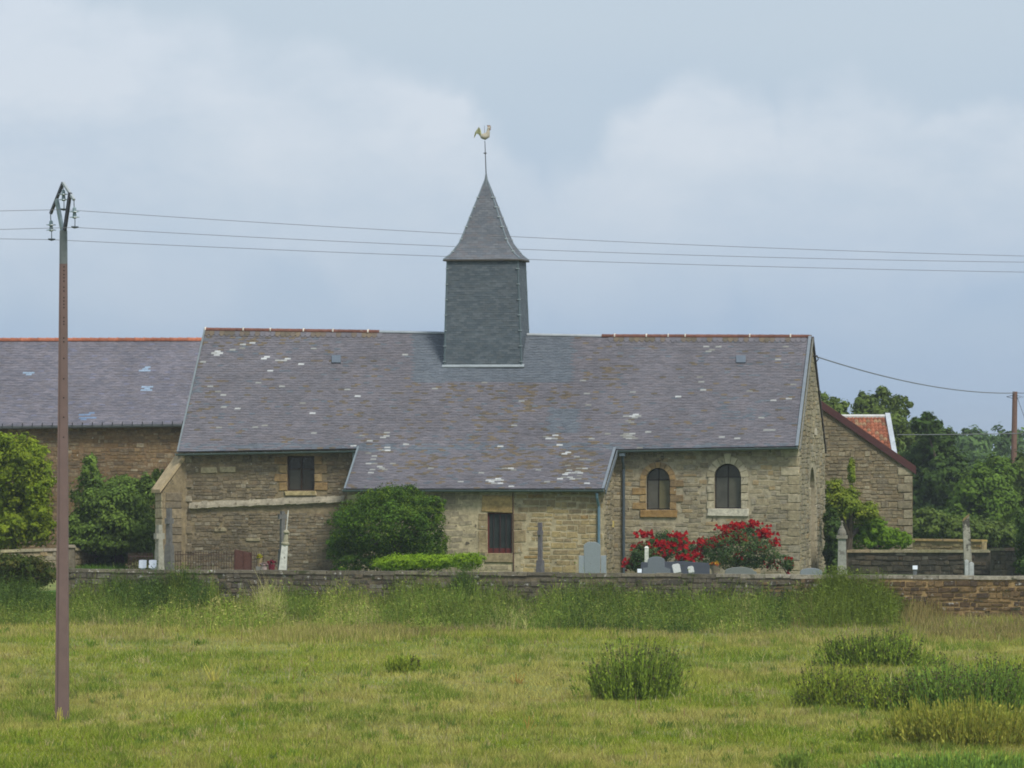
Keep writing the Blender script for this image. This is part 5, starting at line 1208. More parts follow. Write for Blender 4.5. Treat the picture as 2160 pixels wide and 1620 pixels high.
# ---- field grass: one blade per triangle, short and tufted, colour drifting between green and straw
def vnoise(x, y, seed, sc):
    r = np.random.default_rng(seed); T = r.random((64, 64)); x = x / sc; y = y / sc
    xi, yi = np.floor(x).astype(int), np.floor(y).astype(int); fx, fy = x - xi, y - yi; fx = fx * fx * (3 - 2 * fx); fy = fy * fy * (3 - 2 * fy)
    g = lambda i, j: T[i % 64, j % 64]
    return (g(xi, yi) * (1 - fx) + g(xi + 1, yi) * fx) * (1 - fy) + (g(xi, yi + 1) * (1 - fx) + g(xi + 1, yi + 1) * fx) * fy
def blades(name, P, H, Wd, C, m, rng, lean=.45, parent=None, seg=1, taper=True):
    n = len(P); th = rng.uniform(0, 2 * math.pi, n); side = np.stack([np.cos(th), np.sin(th) * .5, 0 * th], 1) * (Wd / 2)[:, None]
    ld = np.stack([rng.normal(0, lean, n), rng.normal(0, lean, n), np.ones(n)], 1); ld /= np.linalg.norm(ld, axis=1)[:, None]
    tip = P + ld * H[:, None]
    if seg == 1: return poly_arrays(name, np.stack([P - side, P + side, tip], 1), C, m, parent)
    mid = P + np.stack([ld[:, 0] * .35, ld[:, 1] * .35, np.ones(n) * .98], 1) * (H * .5)[:, None]
    q = np.stack([P - side, P + side, mid + side * .9, mid - side * .9], 1); q2 = np.stack([mid - side * .9, mid + side * .9, tip + side * .15, tip - side * .15], 1)
    return poly_arrays(name, np.concatenate([q, q2]), np.concatenate([C, C]), m, parent)
rg_ = np.random.default_rng(77)
def grass_field():
    N = 570000
    y = 1290 + (1660 - 1290) * rg_.random(N); Y = gY(y); x = rg_.uniform(-280, 2440, N); X = (x - CX) * Y / F
    Y2 = Y + rg_.normal(0, .3, N); k = Y2 < wallY(X) - .1; X, Y = X[k], Y2[k]; n = len(X)
    Z = gfield(X, Y)
    a = vnoise(X, Y * .55, 1, 3.2) * .5 + vnoise(X, Y * .55, 2, 1.1) * .3 + vnoise(X, Y, 3, .4) * .2     # straw <-> green
    b = vnoise(X + 50, Y * .5, 4, 1.6) * .6 + vnoise(X, Y * .6, 5, .5) * .4
    t = np.clip((a - .36) / .26, 0, 1)[:, None]
    green = np.array([.245, .305, .028]); straw = np.array([.41, .375, .10]); deep = np.array([.145, .225, .022])
    col = green * (1 - t) + straw * t
    d = np.clip((b - .52) / .30, 0, .85)[:, None]; col = col * (1 - d) + deep * d
    single = rg_.random(n)[:, None]; col = np.where(single < .10, straw * 1.2, col); col = np.where(single > .975, np.array([.22, .14, .07]), col)
    front = np.clip((wallY(X) - Y - 3) / 6, 0, 1); dr = (1 - front) * (rg_.random(n) < .45); col = np.where(dr[:, None] > 0, np.array([.30, .245, .125]), col)
    col = col * rg_.uniform(.75, 1.25, n)[:, None]
    H = (.05 + .09 * rg_.random(n) + .08 * d[:, 0] + .10 * (vnoise(X, Y, 6, .8) > .66)) * (1 + .7 * (1 - front)); Wd = rg_.uniform(.012, .03, n)
    o = blades('field_grass', np.stack([X, Y, Z - .01], 1), H, Wd, col, M_GRASS, rg_, lean=.7); tag(o, 'short green and straw coloured meadow grass of the field', 'grass', kind='stuff')
grass_field()
def stalks():
    n = 2600; y = 1300 + 345 * rg_.random(n) ** 1.1; x = rg_.uniform(-160, 2320, n); Y = gY(y); X = (x - CX) * Y / F + rg_.normal(0, .3, n)
    k = (Y < wallY(X) - 1) & (vnoise(X, Y, 61, 2.2) > .45); X, Y = X[k], Y[k]; n = len(X)
    C = np.array([(.46, .40, .22), (.38, .32, .16), (.26, .30, .08), (.30, .19, .10)])[rg_.integers(0, 4, n)] * rg_.uniform(.8, 1.15, n)[:, None]
    o = blades('seed_stalks', np.stack([X, Y, gfield(X, Y) - .01], 1), rg_.uniform(.16, .38, n), rg_.uniform(.012, .02, n), C, M_GRASS, rg_, lean=.3, seg=2); tag(o, 'scattered pale seed stalks standing in the meadow', 'grass', kind='stuff')
    n = 700; y = 1320 + 310 * rg_.random(n); x = rg_.uniform(-160, 2320, n); Y = gY(y); X = (x - CX) * Y / F; PP = []; HH = []; CC = []
    for i in range(n):
        m_ = int(rg_.integers(14, 46)); sp = rg_.uniform(.05, .16); px_ = X[i] + rg_.normal(0, sp, m_); py_ = Y[i] + rg_.normal(0, sp * 1.6, m_)
        PP.append(np.stack([px_, py_, gfield(px_, py_) - .01], 1)); HH.append(rg_.uniform(.1, .26, m_)); b_ = [(.16, .25, .028), (.22, .28, .04), (.12, .19, .03), (.42, .37, .15), (.33, .30, .09)][int(rg_.integers(5))]; CC.append(np.array(b_) * rg_.uniform(.75, 1.2, m_)[:, None])
    P = np.concatenate(PP); o = blades('grass_tussocks', P, np.concatenate(HH), rg_.uniform(.012, .026, len(P)), np.concatenate(CC), M_GRASS, rg_, lean=.4, seg=2); tag(o, 'small coarse tussocks of longer grass dotted over the meadow', 'grass', kind='stuff')
stalks()
# straw tussocks and tall weeds in front of the wall
def strip_weeds():
    # (x0, x1, top y, base y, kind, density): overlapping drifts with soft ends, heights broken up by noise
    segs = [(-200, 150, 1238, 1325, 'g', 1), (-200, 140, 1222, 1300, 'd', 1), (110, 340, 1216, 1318, 'g', 1), (190, 480, 1212, 1300, 'd', 1.2), (280, 640, 1232, 1330, 'y', 1), (330, 420, 1204, 1300, 'g', .8), (430, 470, 1204, 1296, 'g', .7), (500, 640, 1222, 1322, 'w', .6), (160, 260, 1240, 1322, 'w', .25), (700, 820, 1238, 1326, 'w', .35), (830, 960, 1240, 1330, 'y', .7), (1290, 1400, 1240, 1330, 'y', .5), (1520, 1640, 1244, 1330, 'w', .25), (1480, 1620, 1252, 1334, 'y', .5), (560, 700, 1226, 1312, 'g', .8), (630, 830, 1224, 1325, 'y', 1), (770, 1020, 1220, 1320, 'g', 1), (950, 1005, 1198, 1300, 'd', 1), (860, 1140, 1228, 1326, 'g', 1), (990, 1160, 1238, 1330, 'w', .3), (1090, 1500, 1226, 1330, 'g', 1), (1130, 1440, 1244, 1330, 'd', .9), (1380, 1680, 1232, 1330, 'g', 1), (1390, 1480, 1254, 1334, 'd', 1), (1590, 1680, 1252, 1322, 'd', .9), (1620, 1780, 1232, 1322, 'g', .7), (1650, 1760, 1250, 1322, 'b', .5), (1670, 1920, 1210, 1322, 'o', 1.2), (1730, 1790, 1190, 1310, 'o', 1), (1720, 1752, 1190, 1296, 'o', .8), (1800, 1880, 1204, 1310, 'o', .8), (1870, 2010, 1256, 1325, 'b', .7), (1940, 2360, 1296, 1350, 'b', .5), (640, 1000, 1290, 1350, 'b', .6), (-100, 400, 1296, 1350, 's', .6), (500, 900, 1284, 1356, 's', .8), (1000, 1500, 1302, 1350, 's', .4), (1500, 2360, 1308, 1360, 's', .5), (1900, 2360, 1284, 1350, 'b', .8)]
    pal = {'g': [(0.146, 0.218, 0.032), (0.118, 0.184, 0.027), (0.185, 0.247, 0.038), (0.224, 0.253, 0.052)], 'd': [(0.084, 0.138, 0.025), (0.099, 0.155, 0.028), (0.067, 0.115, 0.021)], 'y': [(0.213, 0.299, 0.035), (0.179, 0.259, 0.032), (0.291, 0.316, 0.063), (0.381, 0.356, 0.112)], 'b': [(0.269, 0.207, 0.081), (0.224, 0.184, 0.066), (0.314, 0.253, 0.098), (0.190, 0.178, 0.052)], 'o': [(0.140, 0.190, 0.025), (0.112, 0.161, 0.022), (0.168, 0.213, 0.029)], 's': [(0.403, 0.345, 0.112), (0.336, 0.299, 0.091), (0.280, 0.287, 0.059), (0.448, 0.397, 0.133)], 'w': [(0.493, 0.460, 0.189), (0.426, 0.402, 0.147)]}
    PB = []; HB = []; WB = []; CB = []; LC = []; LK = []
    for (x0, x1, yt, yb, kd, dn) in segs:
        n = int((x1 - x0) * 15 * dn); P_ = np.array(pal[kd]); soft = min(60, (x1 - x0) * .35)
        x = rg_.uniform(x0, x1, n); k = rg_.random(n) < np.clip(np.minimum(x - x0, x1 - x) / soft, .06, 1); x = x[k]; n = len(x)
        yb_ = rg_.uniform(max(1286, yb - 34), yb, n) + rg_.normal(0, 3, n); Y = gY(yb_); X = (x - CX) * Y / F
        Y = np.minimum(Y, wallY(X) - rg_.uniform(.12, .6, n)); Z = gfield(X, Y)
        edge = np.clip(np.minimum(x - x0, x1 - x) / soft, .15, 1)
        back = np.clip(1 - (wallY(X) - Y) / 9, .35, 1)
        hmax = np.maximum((ZC - (yt - HY) * Y / F) - Z, .1)
        lump = (.58 + .62 * vnoise(X, Y, 9, .9) + .45 * vnoise(X, Y, 19, .3))
        H = np.clip(hmax * edge ** .6 * lump * back * np.where(rg_.random(n) < .05, rg_.uniform(1.0, 1.35, n), rg_.uniform(.4, 1.0, n)), .06, 1.6); kk = rg_.integers(0, len(P_), n)
        tone = (.78 + .45 * vnoise(X, Y, 29, .7))[:, None]
        cl = P_[kk] * rg_.uniform(.7, 1.3, n)[:, None] * tone
        PB.append(np.stack([X, Y, Z - .02], 1)); HB.append(H); WB.append(rg_.uniform(.008, .024, n)); CB.append(cl)
        if kd in 'gdoy':
            m_ = int(n * (3.4 if kd in 'do' else 2.2)); i = rg_.integers(0, n, m_); f_ = rg_.uniform(.05, 1.0, m_)
            c = PB[-1][i].copy(); c[:, 2] += H[i] * f_; c[:, :2] += rg_.normal(0, .06, (m_, 2)); LC.append(c); LK.append(cl[i] * rg_.uniform(.75, 1.25, m_)[:, None])
    o = blades('wall_weeds', np.concatenate(PB), np.concatenate(HB), np.concatenate(WB), np.concatenate(CB), M_GRASS, rg_, lean=.22, seg=2); tag(o, 'tall nettles and grasses along the foot of the churchyard wall', 'weeds', kind='stuff')
    C = np.concatenate(LC); nn = rnd_unit(rg_, len(C)); nn[:, 2] = np.abs(nn[:, 2]) + .3; nn /= np.linalg.norm(nn, axis=1)[:, None]
    o2 = poly_arrays('weed_leaves', leaf_quads(C, .045, nn, rg_, .38), np.concatenate(LK), M_LEAF, o); o2['kind'] = 'stuff'
strip_weeds()
# lawn of the churchyard, only the strip that can be seen
n = 30000; X = rg_.uniform(-18.5, -12, n); Y = rg_.uniform(190, 222, n)
o = blades('churchyard_grass', np.stack([X, Y, yard_z(X, Y) - .01], 1), rg_.uniform(.04, .1, n), rg_.uniform(.02, .04, n), np.array([.075, .16, .018]) * rg_.uniform(.8, 1.2, n)[:, None], M_GRASS, rg_, lean=.5); tag(o, 'bright green mown grass of the churchyard lawn at the left', 'grass', kind='stuff')

# ---- free-standing weed clumps in the field
def clump(name, label, x0, x1, yt, yb, kind, seed, cat='weeds', dens=1.0, spiky=True, depth=None, group='weed clumps in the field'):
    rng = np.random.default_rng(seed); base = gp((x0 + x1) / 2, yb - 4); s = base.y / F; w = (x1 - x0) * s / 2; h = (yb - yt) * s; dp = depth or w * .55
    pal = {'dock': [(0.183, 0.262, 0.034), (0.221, 0.314, 0.037), (0.142, 0.209, 0.029), (0.316, 0.419, 0.047)], 'olive': [(0.300, 0.366, 0.041), (0.253, 0.331, 0.037), (0.380, 0.437, 0.051), (0.189, 0.262, 0.031)], 'blue': [(0.189, 0.314, 0.051), (0.221, 0.349, 0.055), (0.158, 0.262, 0.044), (0.270, 0.366, 0.047)], 'brown': [(0.348, 0.349, 0.055), (0.300, 0.314, 0.047), (0.395, 0.366, 0.062), (0.238, 0.279, 0.041)], 'bright': [(.19, .28, .045), (.22, .30, .05)], 'straw': [(0.632, 0.575, 0.136), (0.538, 0.471, 0.116)], 'red': [(0.380, 0.227, 0.055), (0.458, 0.297, 0.068)]}[kind]
    t = thing(name, label, cat, base, 0, group); P_ = np.array(pal); n = int(900 * max(w, .3) * max(dp, .3) * dens + 60) if kind not in ('straw', 'red') else int(26 * dens)
    spread = .06 if kind not in ('straw', 'red') else .28
    a = rng.uniform(0, 2 * math.pi, n); r = np.sqrt(rng.random(n)) * (.72 + .30 * vnoise(np.cos(a) * 3 + 7, np.sin(a) * 3 + 7, seed, 1.0)) * np.where(rng.random(n) < .16, rng.uniform(1.1, 1.6, n), 1.0); X = np.cos(a) * r * w; Yo = np.sin(a) * r * dp
    Z = gfield(X + base.x, Yo + base.y) - base.z - .03
    dome = np.sqrt(np.clip(1 - (r * .85) ** 2, .03, 1)); H = h * (.42 + .5 * dome) * np.where(rng.random(n) < .2, rng.uniform(1.0, 1.3, n), rng.uniform(.4, 1.0, n)) * (.8 + .35 * vnoise(X + 9, Yo, seed, .35))
    k = rng.integers(0, len(P_), n); C = P_[k] * rng.uniform(.75, 1.25, n)[:, None]
    ld = np.stack([X / max(w, .01) * .32 + rng.normal(0, spread, n), Yo / max(dp, .01) * .25 + rng.normal(0, .06, n), np.ones(n)], 1); ld /= np.linalg.norm(ld, axis=1)[:, None]
    P = np.stack([X * .9, Yo * .9, Z], 1); tip = P + ld * H[:, None]; th = rng.uniform(0, math.pi, n); side = np.stack([np.cos(th), np.sin(th), 0 * th], 1) * (.007 if spread < .1 else .009)
    poly_arrays('stems', np.stack([P - side, P + side, tip + side, tip - side], 1), C, M_GRASS, t)['kind'] = 'stuff'
    if kind in ('straw', 'red'): return
    m_ = int(n * {'dock': 11, 'bright': 8}.get(kind, 8)); i = rng.integers(0, n, m_); f_ = rng.beta(1.2, 1.0, m_) * .9 + .02; c = P[i] + ld[i] * (H[i] * f_)[:, None] + rng.normal(0, .03, (m_, 3)) * np.array([1, 1, .5])
    C2 = P_[rng.integers(0, len(P_), m_)] * rng.uniform(.65, 1.35, m_)[:, None]; keep = c[:, 2] > .01; c = c[keep]; q = len(c); i = i[keep]
    up = ld[i] + rng.normal(0, .35, (q, 3)); up /= np.linalg.norm(up, axis=1)[:, None]; sd_ = np.cross(up, rnd_unit(rng, q)); sd_ /= np.linalg.norm(sd_, axis=1)[:, None]
    ln = rng.uniform(.05, .15, q)[:, None]; wd = rng.uniform(.010, .024, q)[:, None]
    poly_arrays('leaves', np.stack([c - up * ln * .5, c + sd_ * wd, c + up * ln * .5, c - sd_ * wd], 1), C2[keep], M_LEAF, t)['kind'] = 'stuff'
    if spiky:
        j = rng.permutation(n)[:int(n * .5)]; q = 9; V = []
        c = np.repeat(tip[j], q, 0) - np.repeat(ld[j], q, 0) * (rng.random((len(j) * q, 1)) * .26) + rng.normal(0, .012, (len(j) * q, 3)); nn = rnd_unit(rng, len(c))
        cc = np.array([(0.112, 0.101, 0.047), (0.135, 0.112, 0.054), (0.090, 0.099, 0.040)])[rng.integers(0, 3, len(c))]
        poly_arrays('seed_spikes', leaf_quads(c, .028, nn, rng, .6), cc, M_LEAF, t)['kind'] = 'stuff'
clump('dock_clump', 'large round clump of dark green docks alone in the field', 1242, 1438, 1358, 1476, 'dock', 201)
clump('dock_clump', 'wide clump of dark docks nearest the wall at the right', 1722, 1952, 1340, 1408, 'dock', 202)
clump('dock_clump', 'olive clump of spiky docks at the left of the right hand weeds', 1672, 1856, 1408, 1496, 'olive', 203)
clump('thistle_clump', 'broad blue green thistle patch reaching the right edge', 1850, 2250, 1404, 1502, 'blue', 204)
clump('nettle_clump', 'brownish dried weed patch in front of the blue green thistles', 1840, 2230, 1478, 1572, 'brown', 205, spiky=False)
clump('dock_seedlings', 'small upright tuft of green stems in the middle of the field', 818, 864, 1384, 1428, 'olive', 206, dens=.9, spiky=False)
clump('dock_seedlings', 'tiny green stalk right of the small upright tuft', 868, 882, 1386, 1424, 'olive', 207, dens=1)
clump('nettle_clump', 'bright green nettle tuft at the bottom edge', 1636, 1706, 1586, 1640, 'bright', 208, spiky=False)
clump('nettle_clump', 'dark weed patch in the bottom right corner', 1790, 2260, 1592, 1660, 'blue', 209, spiky=False)
clump('straw_tuft', 'pale straw tuft in the left part of the field', 438, 462, 1388, 1440, 'straw', 210, cat='grass tuft', group='dry tufts in the field')
clump('sorrel_stalks', 'reddish dry sorrel stalks in the middle of the field', 1080, 1102, 1408, 1446, 'red', 211, cat='grass tuft', group='dry tufts in the field')
clump('sorrel_stalks', 'few thin reddish stalks low in the middle of the field', 1100, 1124, 1490, 1542, 'red', 212, cat='grass tuft', group='dry tufts in the field', dens=.35)
clump('straw_tuft', 'pale dry grass tuft at the foot of the brown pole', 116, 140, 1494, 1528, 'straw', 216, cat='grass tuft', group='dry tufts in the field')
clump('dock_clump', 'loose olive weeds filling the gap between docks and thistles', 1790, 1960, 1428, 1504, 'olive', 217, dens=.7)
clump('thistle_clump', 'sparse tall spiky weeds at the right edge above the thistles', 2040, 2240, 1392, 1470, 'olive', 218, dens=.6)
clump('nettle_clump', 'straggling weeds trailing off left of the brownish patch', 1790, 1900, 1520, 1570, 'olive', 219, dens=.35, spiky=False)

# ================================================================== GRAVES
def gthing(name, label, cat, x, Y, group=None): p = at(x, 1200, Y); return thing(name, label, cat, (p.x, p.y, GZ), 0, group), mpp(Y), (lambda y: ZC - (y - HY) * Y / F - GZ)
LG, DG, WG = lin(150, 146, 132), lin(104, 102, 98), lin(196, 194, 184)
def cross(label, x, Y, yt, yarm, wsh, arm, ybase, col, lean=0.0, rz=0.0, m=None, base_w=None):
    t, s, zf = gthing('stone_cross', label, 'cross', x, Y, 'stone crosses'); t.rotation_euler = (0, lean, rz); w = wsh * s / 2
    zb = max(.02, zf(ybase))
    MB().hexa([(-w * 1.15, -w, zb), (w * 1.15, -w, zb), (w * 1.15, w, zb), (-w * 1.15, w, zb), (-w * .85, -w * .9, zf(yt)), (w * .85, -w * .9, zf(yt)), (w * .85, w * .9, zf(yt)), (-w * .85, w * .9, zf(yt))], col).build('shaft', m or M_LIME, t)
    za = zf(yarm)
    for sg in (-1, 1): MB().hexa([(sg * w * .8, -w * .8, za - w), (sg * arm * s, -w * .85, za - w * 1.15), (sg * arm * s, w * .85, za - w * 1.15), (sg * w * .8, w * .8, za - w), (sg * w * .8, -w * .8, za + w), (sg * arm * s, -w * .85, za + w * 1.15), (sg * arm * s, w * .85, za + w * 1.15), (sg * w * .8, w * .8, za + w)], col).build('arm', m or M_LIME, t)
    bw = (base_w or wsh * 1.9) * s / 2
    MB().hexa([(-bw, -bw, -.05), (bw, -bw, -.05), (bw, bw, -.05), (-bw, bw, -.05), (-bw * .8, -bw * .8, zb + .02), (bw * .8, -bw * .8, zb + .02), (bw * .8, bw * .8, zb + .02), (-bw * .8, bw * .8, zb + .02)], col).build('plinth', m or M_LIME, t)
    return t
cross('tall grey stone cross at the left corner buttress', 357, 188, 1072, 1099, 10, 12, 1150, DG, rz=1.1, base_w=18)
cross('shorter pale stone cross left of the tall grey cross', 336, 186, 1107, 1131, 11, 11, 1160, LG, rz=.7, base_w=17)
cross('slim dark stone cross in front of the aisle wall', 1139.5, 184, 1102, 1124, 8, 8, 1183, lin(98, 94, 96), rz=1.15, base_w=16)
# leaning white pillar with an urn, grey cross behind
t, s, zf = gthing('leaning_pillar', 'leaning white grave pillar with mouldings in front of the nave wall', 'grave monument', 594, 182)
t.rotation_euler = (0, .09, 0)
MB().hexa([(-10 * s, -8 * s, -.1), (8 * s, -8 * s, -.1), (8 * s, 8 * s, -.1), (-10 * s, 8 * s, -.1), (-7 * s, -6 * s, zf(1150)), (6 * s, -6 * s, zf(1150)), (6 * s, 6 * s, zf(1150)), (-7 * s, 6 * s, zf(1150))], WG).build('shaft', M_LIME, t)
MB().lathe([(7 * s, 0), (9 * s, 2 * s), (9 * s, 5 * s), (6 * s, 7 * s), (5 * s, 16 * s), (4 * s, 24 * s), (7 * s, 27 * s), (6 * s, 30 * s), (2 * s, 33 * s)], (0, 0, zf(1150)), 12, lin(150, 144, 120)).build('urn', M_LIME, t)
MB().box((-.015, -.015, zf(1120)), (.015, .015, zf(1076)), WG).build('spike', M_LIME, t)
cross('small dark cross head behind the leaning white pillar', 596, 185, 1078, 1090, 9, 9, 1160, DG, rz=.5)
t, s, zf = gthing('statuette', 'small white statuette beside the leaning white pillar', 'statue', 610, 181)
MB().lathe([(5 * s, 0), (5.5 * s, 10 * s), (4.6 * s, 16 * s), (4 * s, 22 * s), (2.2 * s, 24 * s)], (0, 0, 0), 10, lin(214, 212, 204)).build('robe', M_LIME, t)
MB().lathe([(.5 * s, 0), (2.6 * s, 1.5 * s), (2.8 * s, 4 * s), (1.6 * s, 6 * s), (.3 * s, 6.6 * s)], (0, 0, 24 * s), 10, lin(206, 204, 196)).build('head', M_LIME, t)
# open book plaques
for x, lab in ((301, 'left one of two small white open book plaques'), (322, 'right one of two small white open book plaques')):
    t, s, zf = gthing('book_plaque', lab, 'plaque', x, 184, 'white open book plaques')
    for sg in (-1, 1):
        z0, z1 = zf(1199), zf(1183); MB().hexa([(0, -.08, z0), (sg * 8 * s, -.1, z0 + .02), (sg * 8 * s, .06, z1 - .02), (0, .08, z1), (0, -.06, z0 + .04), (sg * 8 * s, -.08, z0 + .06), (sg * 8 * s, .08, z1 + .02), (0, .1, z1 + .03)], lin(152, 160, 170)).build('page', M_GRAN, t)
    MB().box((-.07, 0, -.05), (.07, .12, zf(1190)), lin(170, 172, 174)).build('stand', M_GRAN, t)
# iron railings
def railing(label, x0, x1, yt, Y, step, rz=0.0):
    t, s, zf = gthing('iron_railing', label, 'railing', x0, Y, 'iron grave railings'); L = (x1 - x0) * s; zt_ = zf(yt); IC = lin(74, 58, 50)
    for zz in (zt_ - .12, .15): MB().box((0, -.012, zz - .012), (L, .012, zz + .012), IC).build('rail', M_IRON, t)
    me = None; n = int((x1 - x0) / step)
    for k_ in range(n + 1):
        if me is None: o = MB().tube([(0, 0, 0), (0, 0, zt_ - .04), (0, 0, zt_ + .02)], [.011, .011, .002], 5, IC).build('bar', M_IRON, t); me = o.data
        else: o = link(bpy.data.objects.new('bar', me), t)
        o.location = (L * k_ / n, 0, 0)
    return t
railing('short rusty iron railing beside the lawn at the left', 271, 322, 1166, 190, 3.4)
railing('long rusty iron railing in front of the nave wall', 370, 494, 1162, 188.5, 5.2)
railing('short rusty iron railing right of the rusty panel', 531, 556, 1164, 188, 4.2)
t, s, zf = gthing('rusty_panel', 'rusty brown iron grave panel between the railings', 'metal panel', 513, 186.5)
zt_ = zf(1162); MB().hexa([(-17 * s, -.03, -.05), (16 * s, .25, -.05), (16 * s, .28, -.05), (-17 * s, 0, -.05), (-17 * s, -.03, zt_ + .05), (16 * s, .25, zt_ - .06), (16 * s, .28, zt_ - .06), (-17 * s, 0, zt_ + .05)], lin(82, 54, 46)).build('sheet', M_IRON, t)
for xx in (-17, 0, 16): MB().box((xx * s - .02, -.05 + (xx + 17) / 33 * .28, -.05), (xx * s + .02, -.01 + (xx + 17) / 33 * .28, zt_ + .03 - (xx + 17) / 33 * .1), lin(76, 48, 40)).build('post', M_IRON, t)
def potted(label, x, Y, yt, w, pc, fc, seed):
    t, s, zf = gthing('flower_pot', label, 'flower pot', x, Y, 'pots of flowers on the graves'); zp = zf(yt) - .12
    MB().lathe([(w * .6 * s, max(0, zp - .25)), (w * .95 * s, zp), (w * s, zp + .02), (w * .9 * s, zp + .02)], (0, 0, 0), 10, pc).build('pot', M_TILE, t)
    MB().box((-.12, -.12, -.05), (.12, .12, max(.02, zp - .25)), lin(120, 118, 112)).build('slab', M_GRAN, t)
    foliage('flowers', [(0, 0, zp + .06, w * 1.1 * s, .12, .1)], 260, .03, fc, t, seed, m=M_PETAL, nclump=14)
potted('small pot of yellow flowers behind the short railing', 548, 187, 1171, 6, lin(150, 130, 96), [(.5, .42, .02), (.05, .1, .02), (.6, .5, .05)], 301)
potted('dark red pot of flowers left of the leaning pillar', 573, 183, 1184, 8, lin(120, 44, 56), [(.25, .02, .05), (.30, .03, .06), (.03, .05, .02)], 302)
potted('pale pink pot of flowers by the dark red one', 556, 182.5, 1188, 8, lin(170, 150, 146), [(.45, .28, .28), (.35, .3, .28), (.05, .08, .03)], 303)
potted('orange and yellow flowers beside the dark gravestone', 1508, 182, 1186, 10, lin(120, 110, 96), [(.55, .12, .02), (.5, .35, .02), (.05, .1, .02), (.5, .03, .05)], 304)

def slab(name, label, x, Y, prof, th, col, m=M_GRAN, group=None, rx=0.0, pn='slab', plinth=True):
    t, s, zf = gthing(name, label, 'gravestone', x, Y, group); pr = [((px - x) * s, zf(py)) for px, py in prof]; mn = min(p[1] for p in pr)
    pr = [(a, max(b_, .0)) for a, b_ in pr]; t.rotation_euler = (rx, 0, 0)
    MB().extrude(pr, -th / 2, th / 2, col).build(pn, m, t)
    if plinth:
        xa, xb = min(p[0] for p in pr), max(p[0] for p in pr); MB().box((xa - .06, -th / 2 - .07, -.06), (xb + .06, th / 2 + .07, .0 + .02), tuple(c * .85 for c in col)).build('plinth', m, t)
    return t
arc = lambda x0, x1, y0, y1, n=9: [(x0 + (x1 - x0) * (1 + math.cos(a)) / 2, y1 - (y1 - y0) * math.sin(a)) for a in np.linspace(0, math.pi, n)]
# shouldered granite stone with two side wings
t = slab('gravestone', 'tall shouldered grey granite gravestone below the aisle corner', 1250, 186, [(1234, 1240), (1266, 1240), (1267, 1150), (1262, 1146), (1256, 1143), (1240, 1143), (1234, 1147), (1231, 1151)], .16, lin(128, 136, 138), group=None)
s = mpp(186); zf = lambda y: ZC - (y - HY) * 186 / F - GZ
for x0, x1 in ((1221, 1233), (1267.5, 1279)): MB().extrude([((x0 - 1250) * s, 0), ((x1 - 1250) * s, 0), ((x1 - 1250) * s, zf(1172)), ((x0 - 1250) * s, zf(1172))], -.06, .1, lin(138, 146, 150)).build('side_wing', M_GRAN, t)
slab('gravestone', 'grey rounded gravestone with stepped shoulders in front of the roses', 1383, 181, [(1354, 1240), (1414, 1240), (1414, 1200), (1404, 1197), (1402, 1197)] + arc(1366, 1402, 1174, 1182) + [(1366, 1197), (1356, 1198)], .14, lin(104, 110, 116))
slab('gravestone', 'wide dark polished slab gravestone behind the rounded one', 1424, 184.5, [(1350, 1240), (1497, 1240), (1497, 1188), (1440, 1184), (1352, 1186)], .16, lin(70, 74, 84))
slab('gravestone', 'low grey gravestone with curved top by the rose bush', 1560, 183, [(1524, 1240), (1596, 1240), (1596, 1206), (1590, 1204)] + arc(1530, 1590, 1196, 1204)[1:] , .14, lin(112, 116, 112))
slab('gravestone', 'low grey gravestone with curved top at the gable corner', 1711, 183, [(1686, 1240), (1736, 1240)] + arc(1688, 1734, 1198, 1206), .14, lin(124, 130, 134))
t, s, zf = gthing('white_post', 'narrow white stone post among the roses', 'post', 1364, 186.5)
MB().hexa([(-5 * s, -.06, -.05), (5 * s, -.06, -.05), (5 * s, .06, -.05), (-5 * s, .06, -.05), (-4 * s, -.05, zf(1156)), (4 * s, -.05, zf(1156)), (4 * s, .05, zf(1156)), (-4 * s, .05, zf(1156))], lin(196, 198, 186)).build('shaft', M_LIME, t)
MB().hexa([(-5 * s, -.06, zf(1156)), (5 * s, -.06, zf(1156)), (5 * s, .06, zf(1156)), (-5 * s, .06, zf(1156)), (-2 * s, -.02, zf(1152)), (2 * s, -.02, zf(1152)), (2 * s, .02, zf(1152)), (-2 * s, .02, zf(1152))], lin(206, 206, 196)).build('cap', M_LIME, t)
for x, yt, lab in ((1434, 1187, 'larger of two small white tilted plaques before the dark slab'), (1464, 1192, 'smaller of two small white tilted plaques before the dark slab')):
    t, s, zf = gthing('tilted_plaque', lab, 'plaque', x, 179.5, 'small white plaques'); t.rotation_euler = (-.3, -.18, 0)
    w = 8.5 if x < 1450 else 6.5
    MB().extrude([(-w * s * .85, zf(1207)), (w * s, zf(1207)), (w * s, zf(yt + 3)), (w * s * .6, zf(yt)), (-w * s * .7, zf(yt)), (-w * s, zf(yt + 3))], -.03, .03, lin(178, 180, 176)).build('plate', M_GRAN, t)
    for xx in (-.5, .5): MB().box((xx * w * s - .015, .0, -.05), (xx * w * s + .015, .03, zf(1207)), lin(120, 120, 118)).build('foot', M_GRAN, t)
def lantern(label, x, Y, yt, w):
    t, s, zf = gthing('grave_lantern', label, 'lantern', x, Y, 'white grave lanterns')
    MB().box((-w * s * .8, -.06, -.05), (w * s * .8, .06, zf(yt + 8)), lin(96, 98, 100)).build('base', M_GRAN, t)
    MB().hexa([(-w * s, -.09, zf(yt + 8)), (w * s, -.09, zf(yt + 8)), (w * s, .09, zf(yt + 8)), (-w * s, .09, zf(yt + 8)), (-w * s, -.07, zf(yt)), (w * s, -.07, zf(yt)), (w * s, .07, zf(yt)), (-w * s, .07, zf(yt))], lin(222, 228, 236)).build('box', M_GRAN, t)
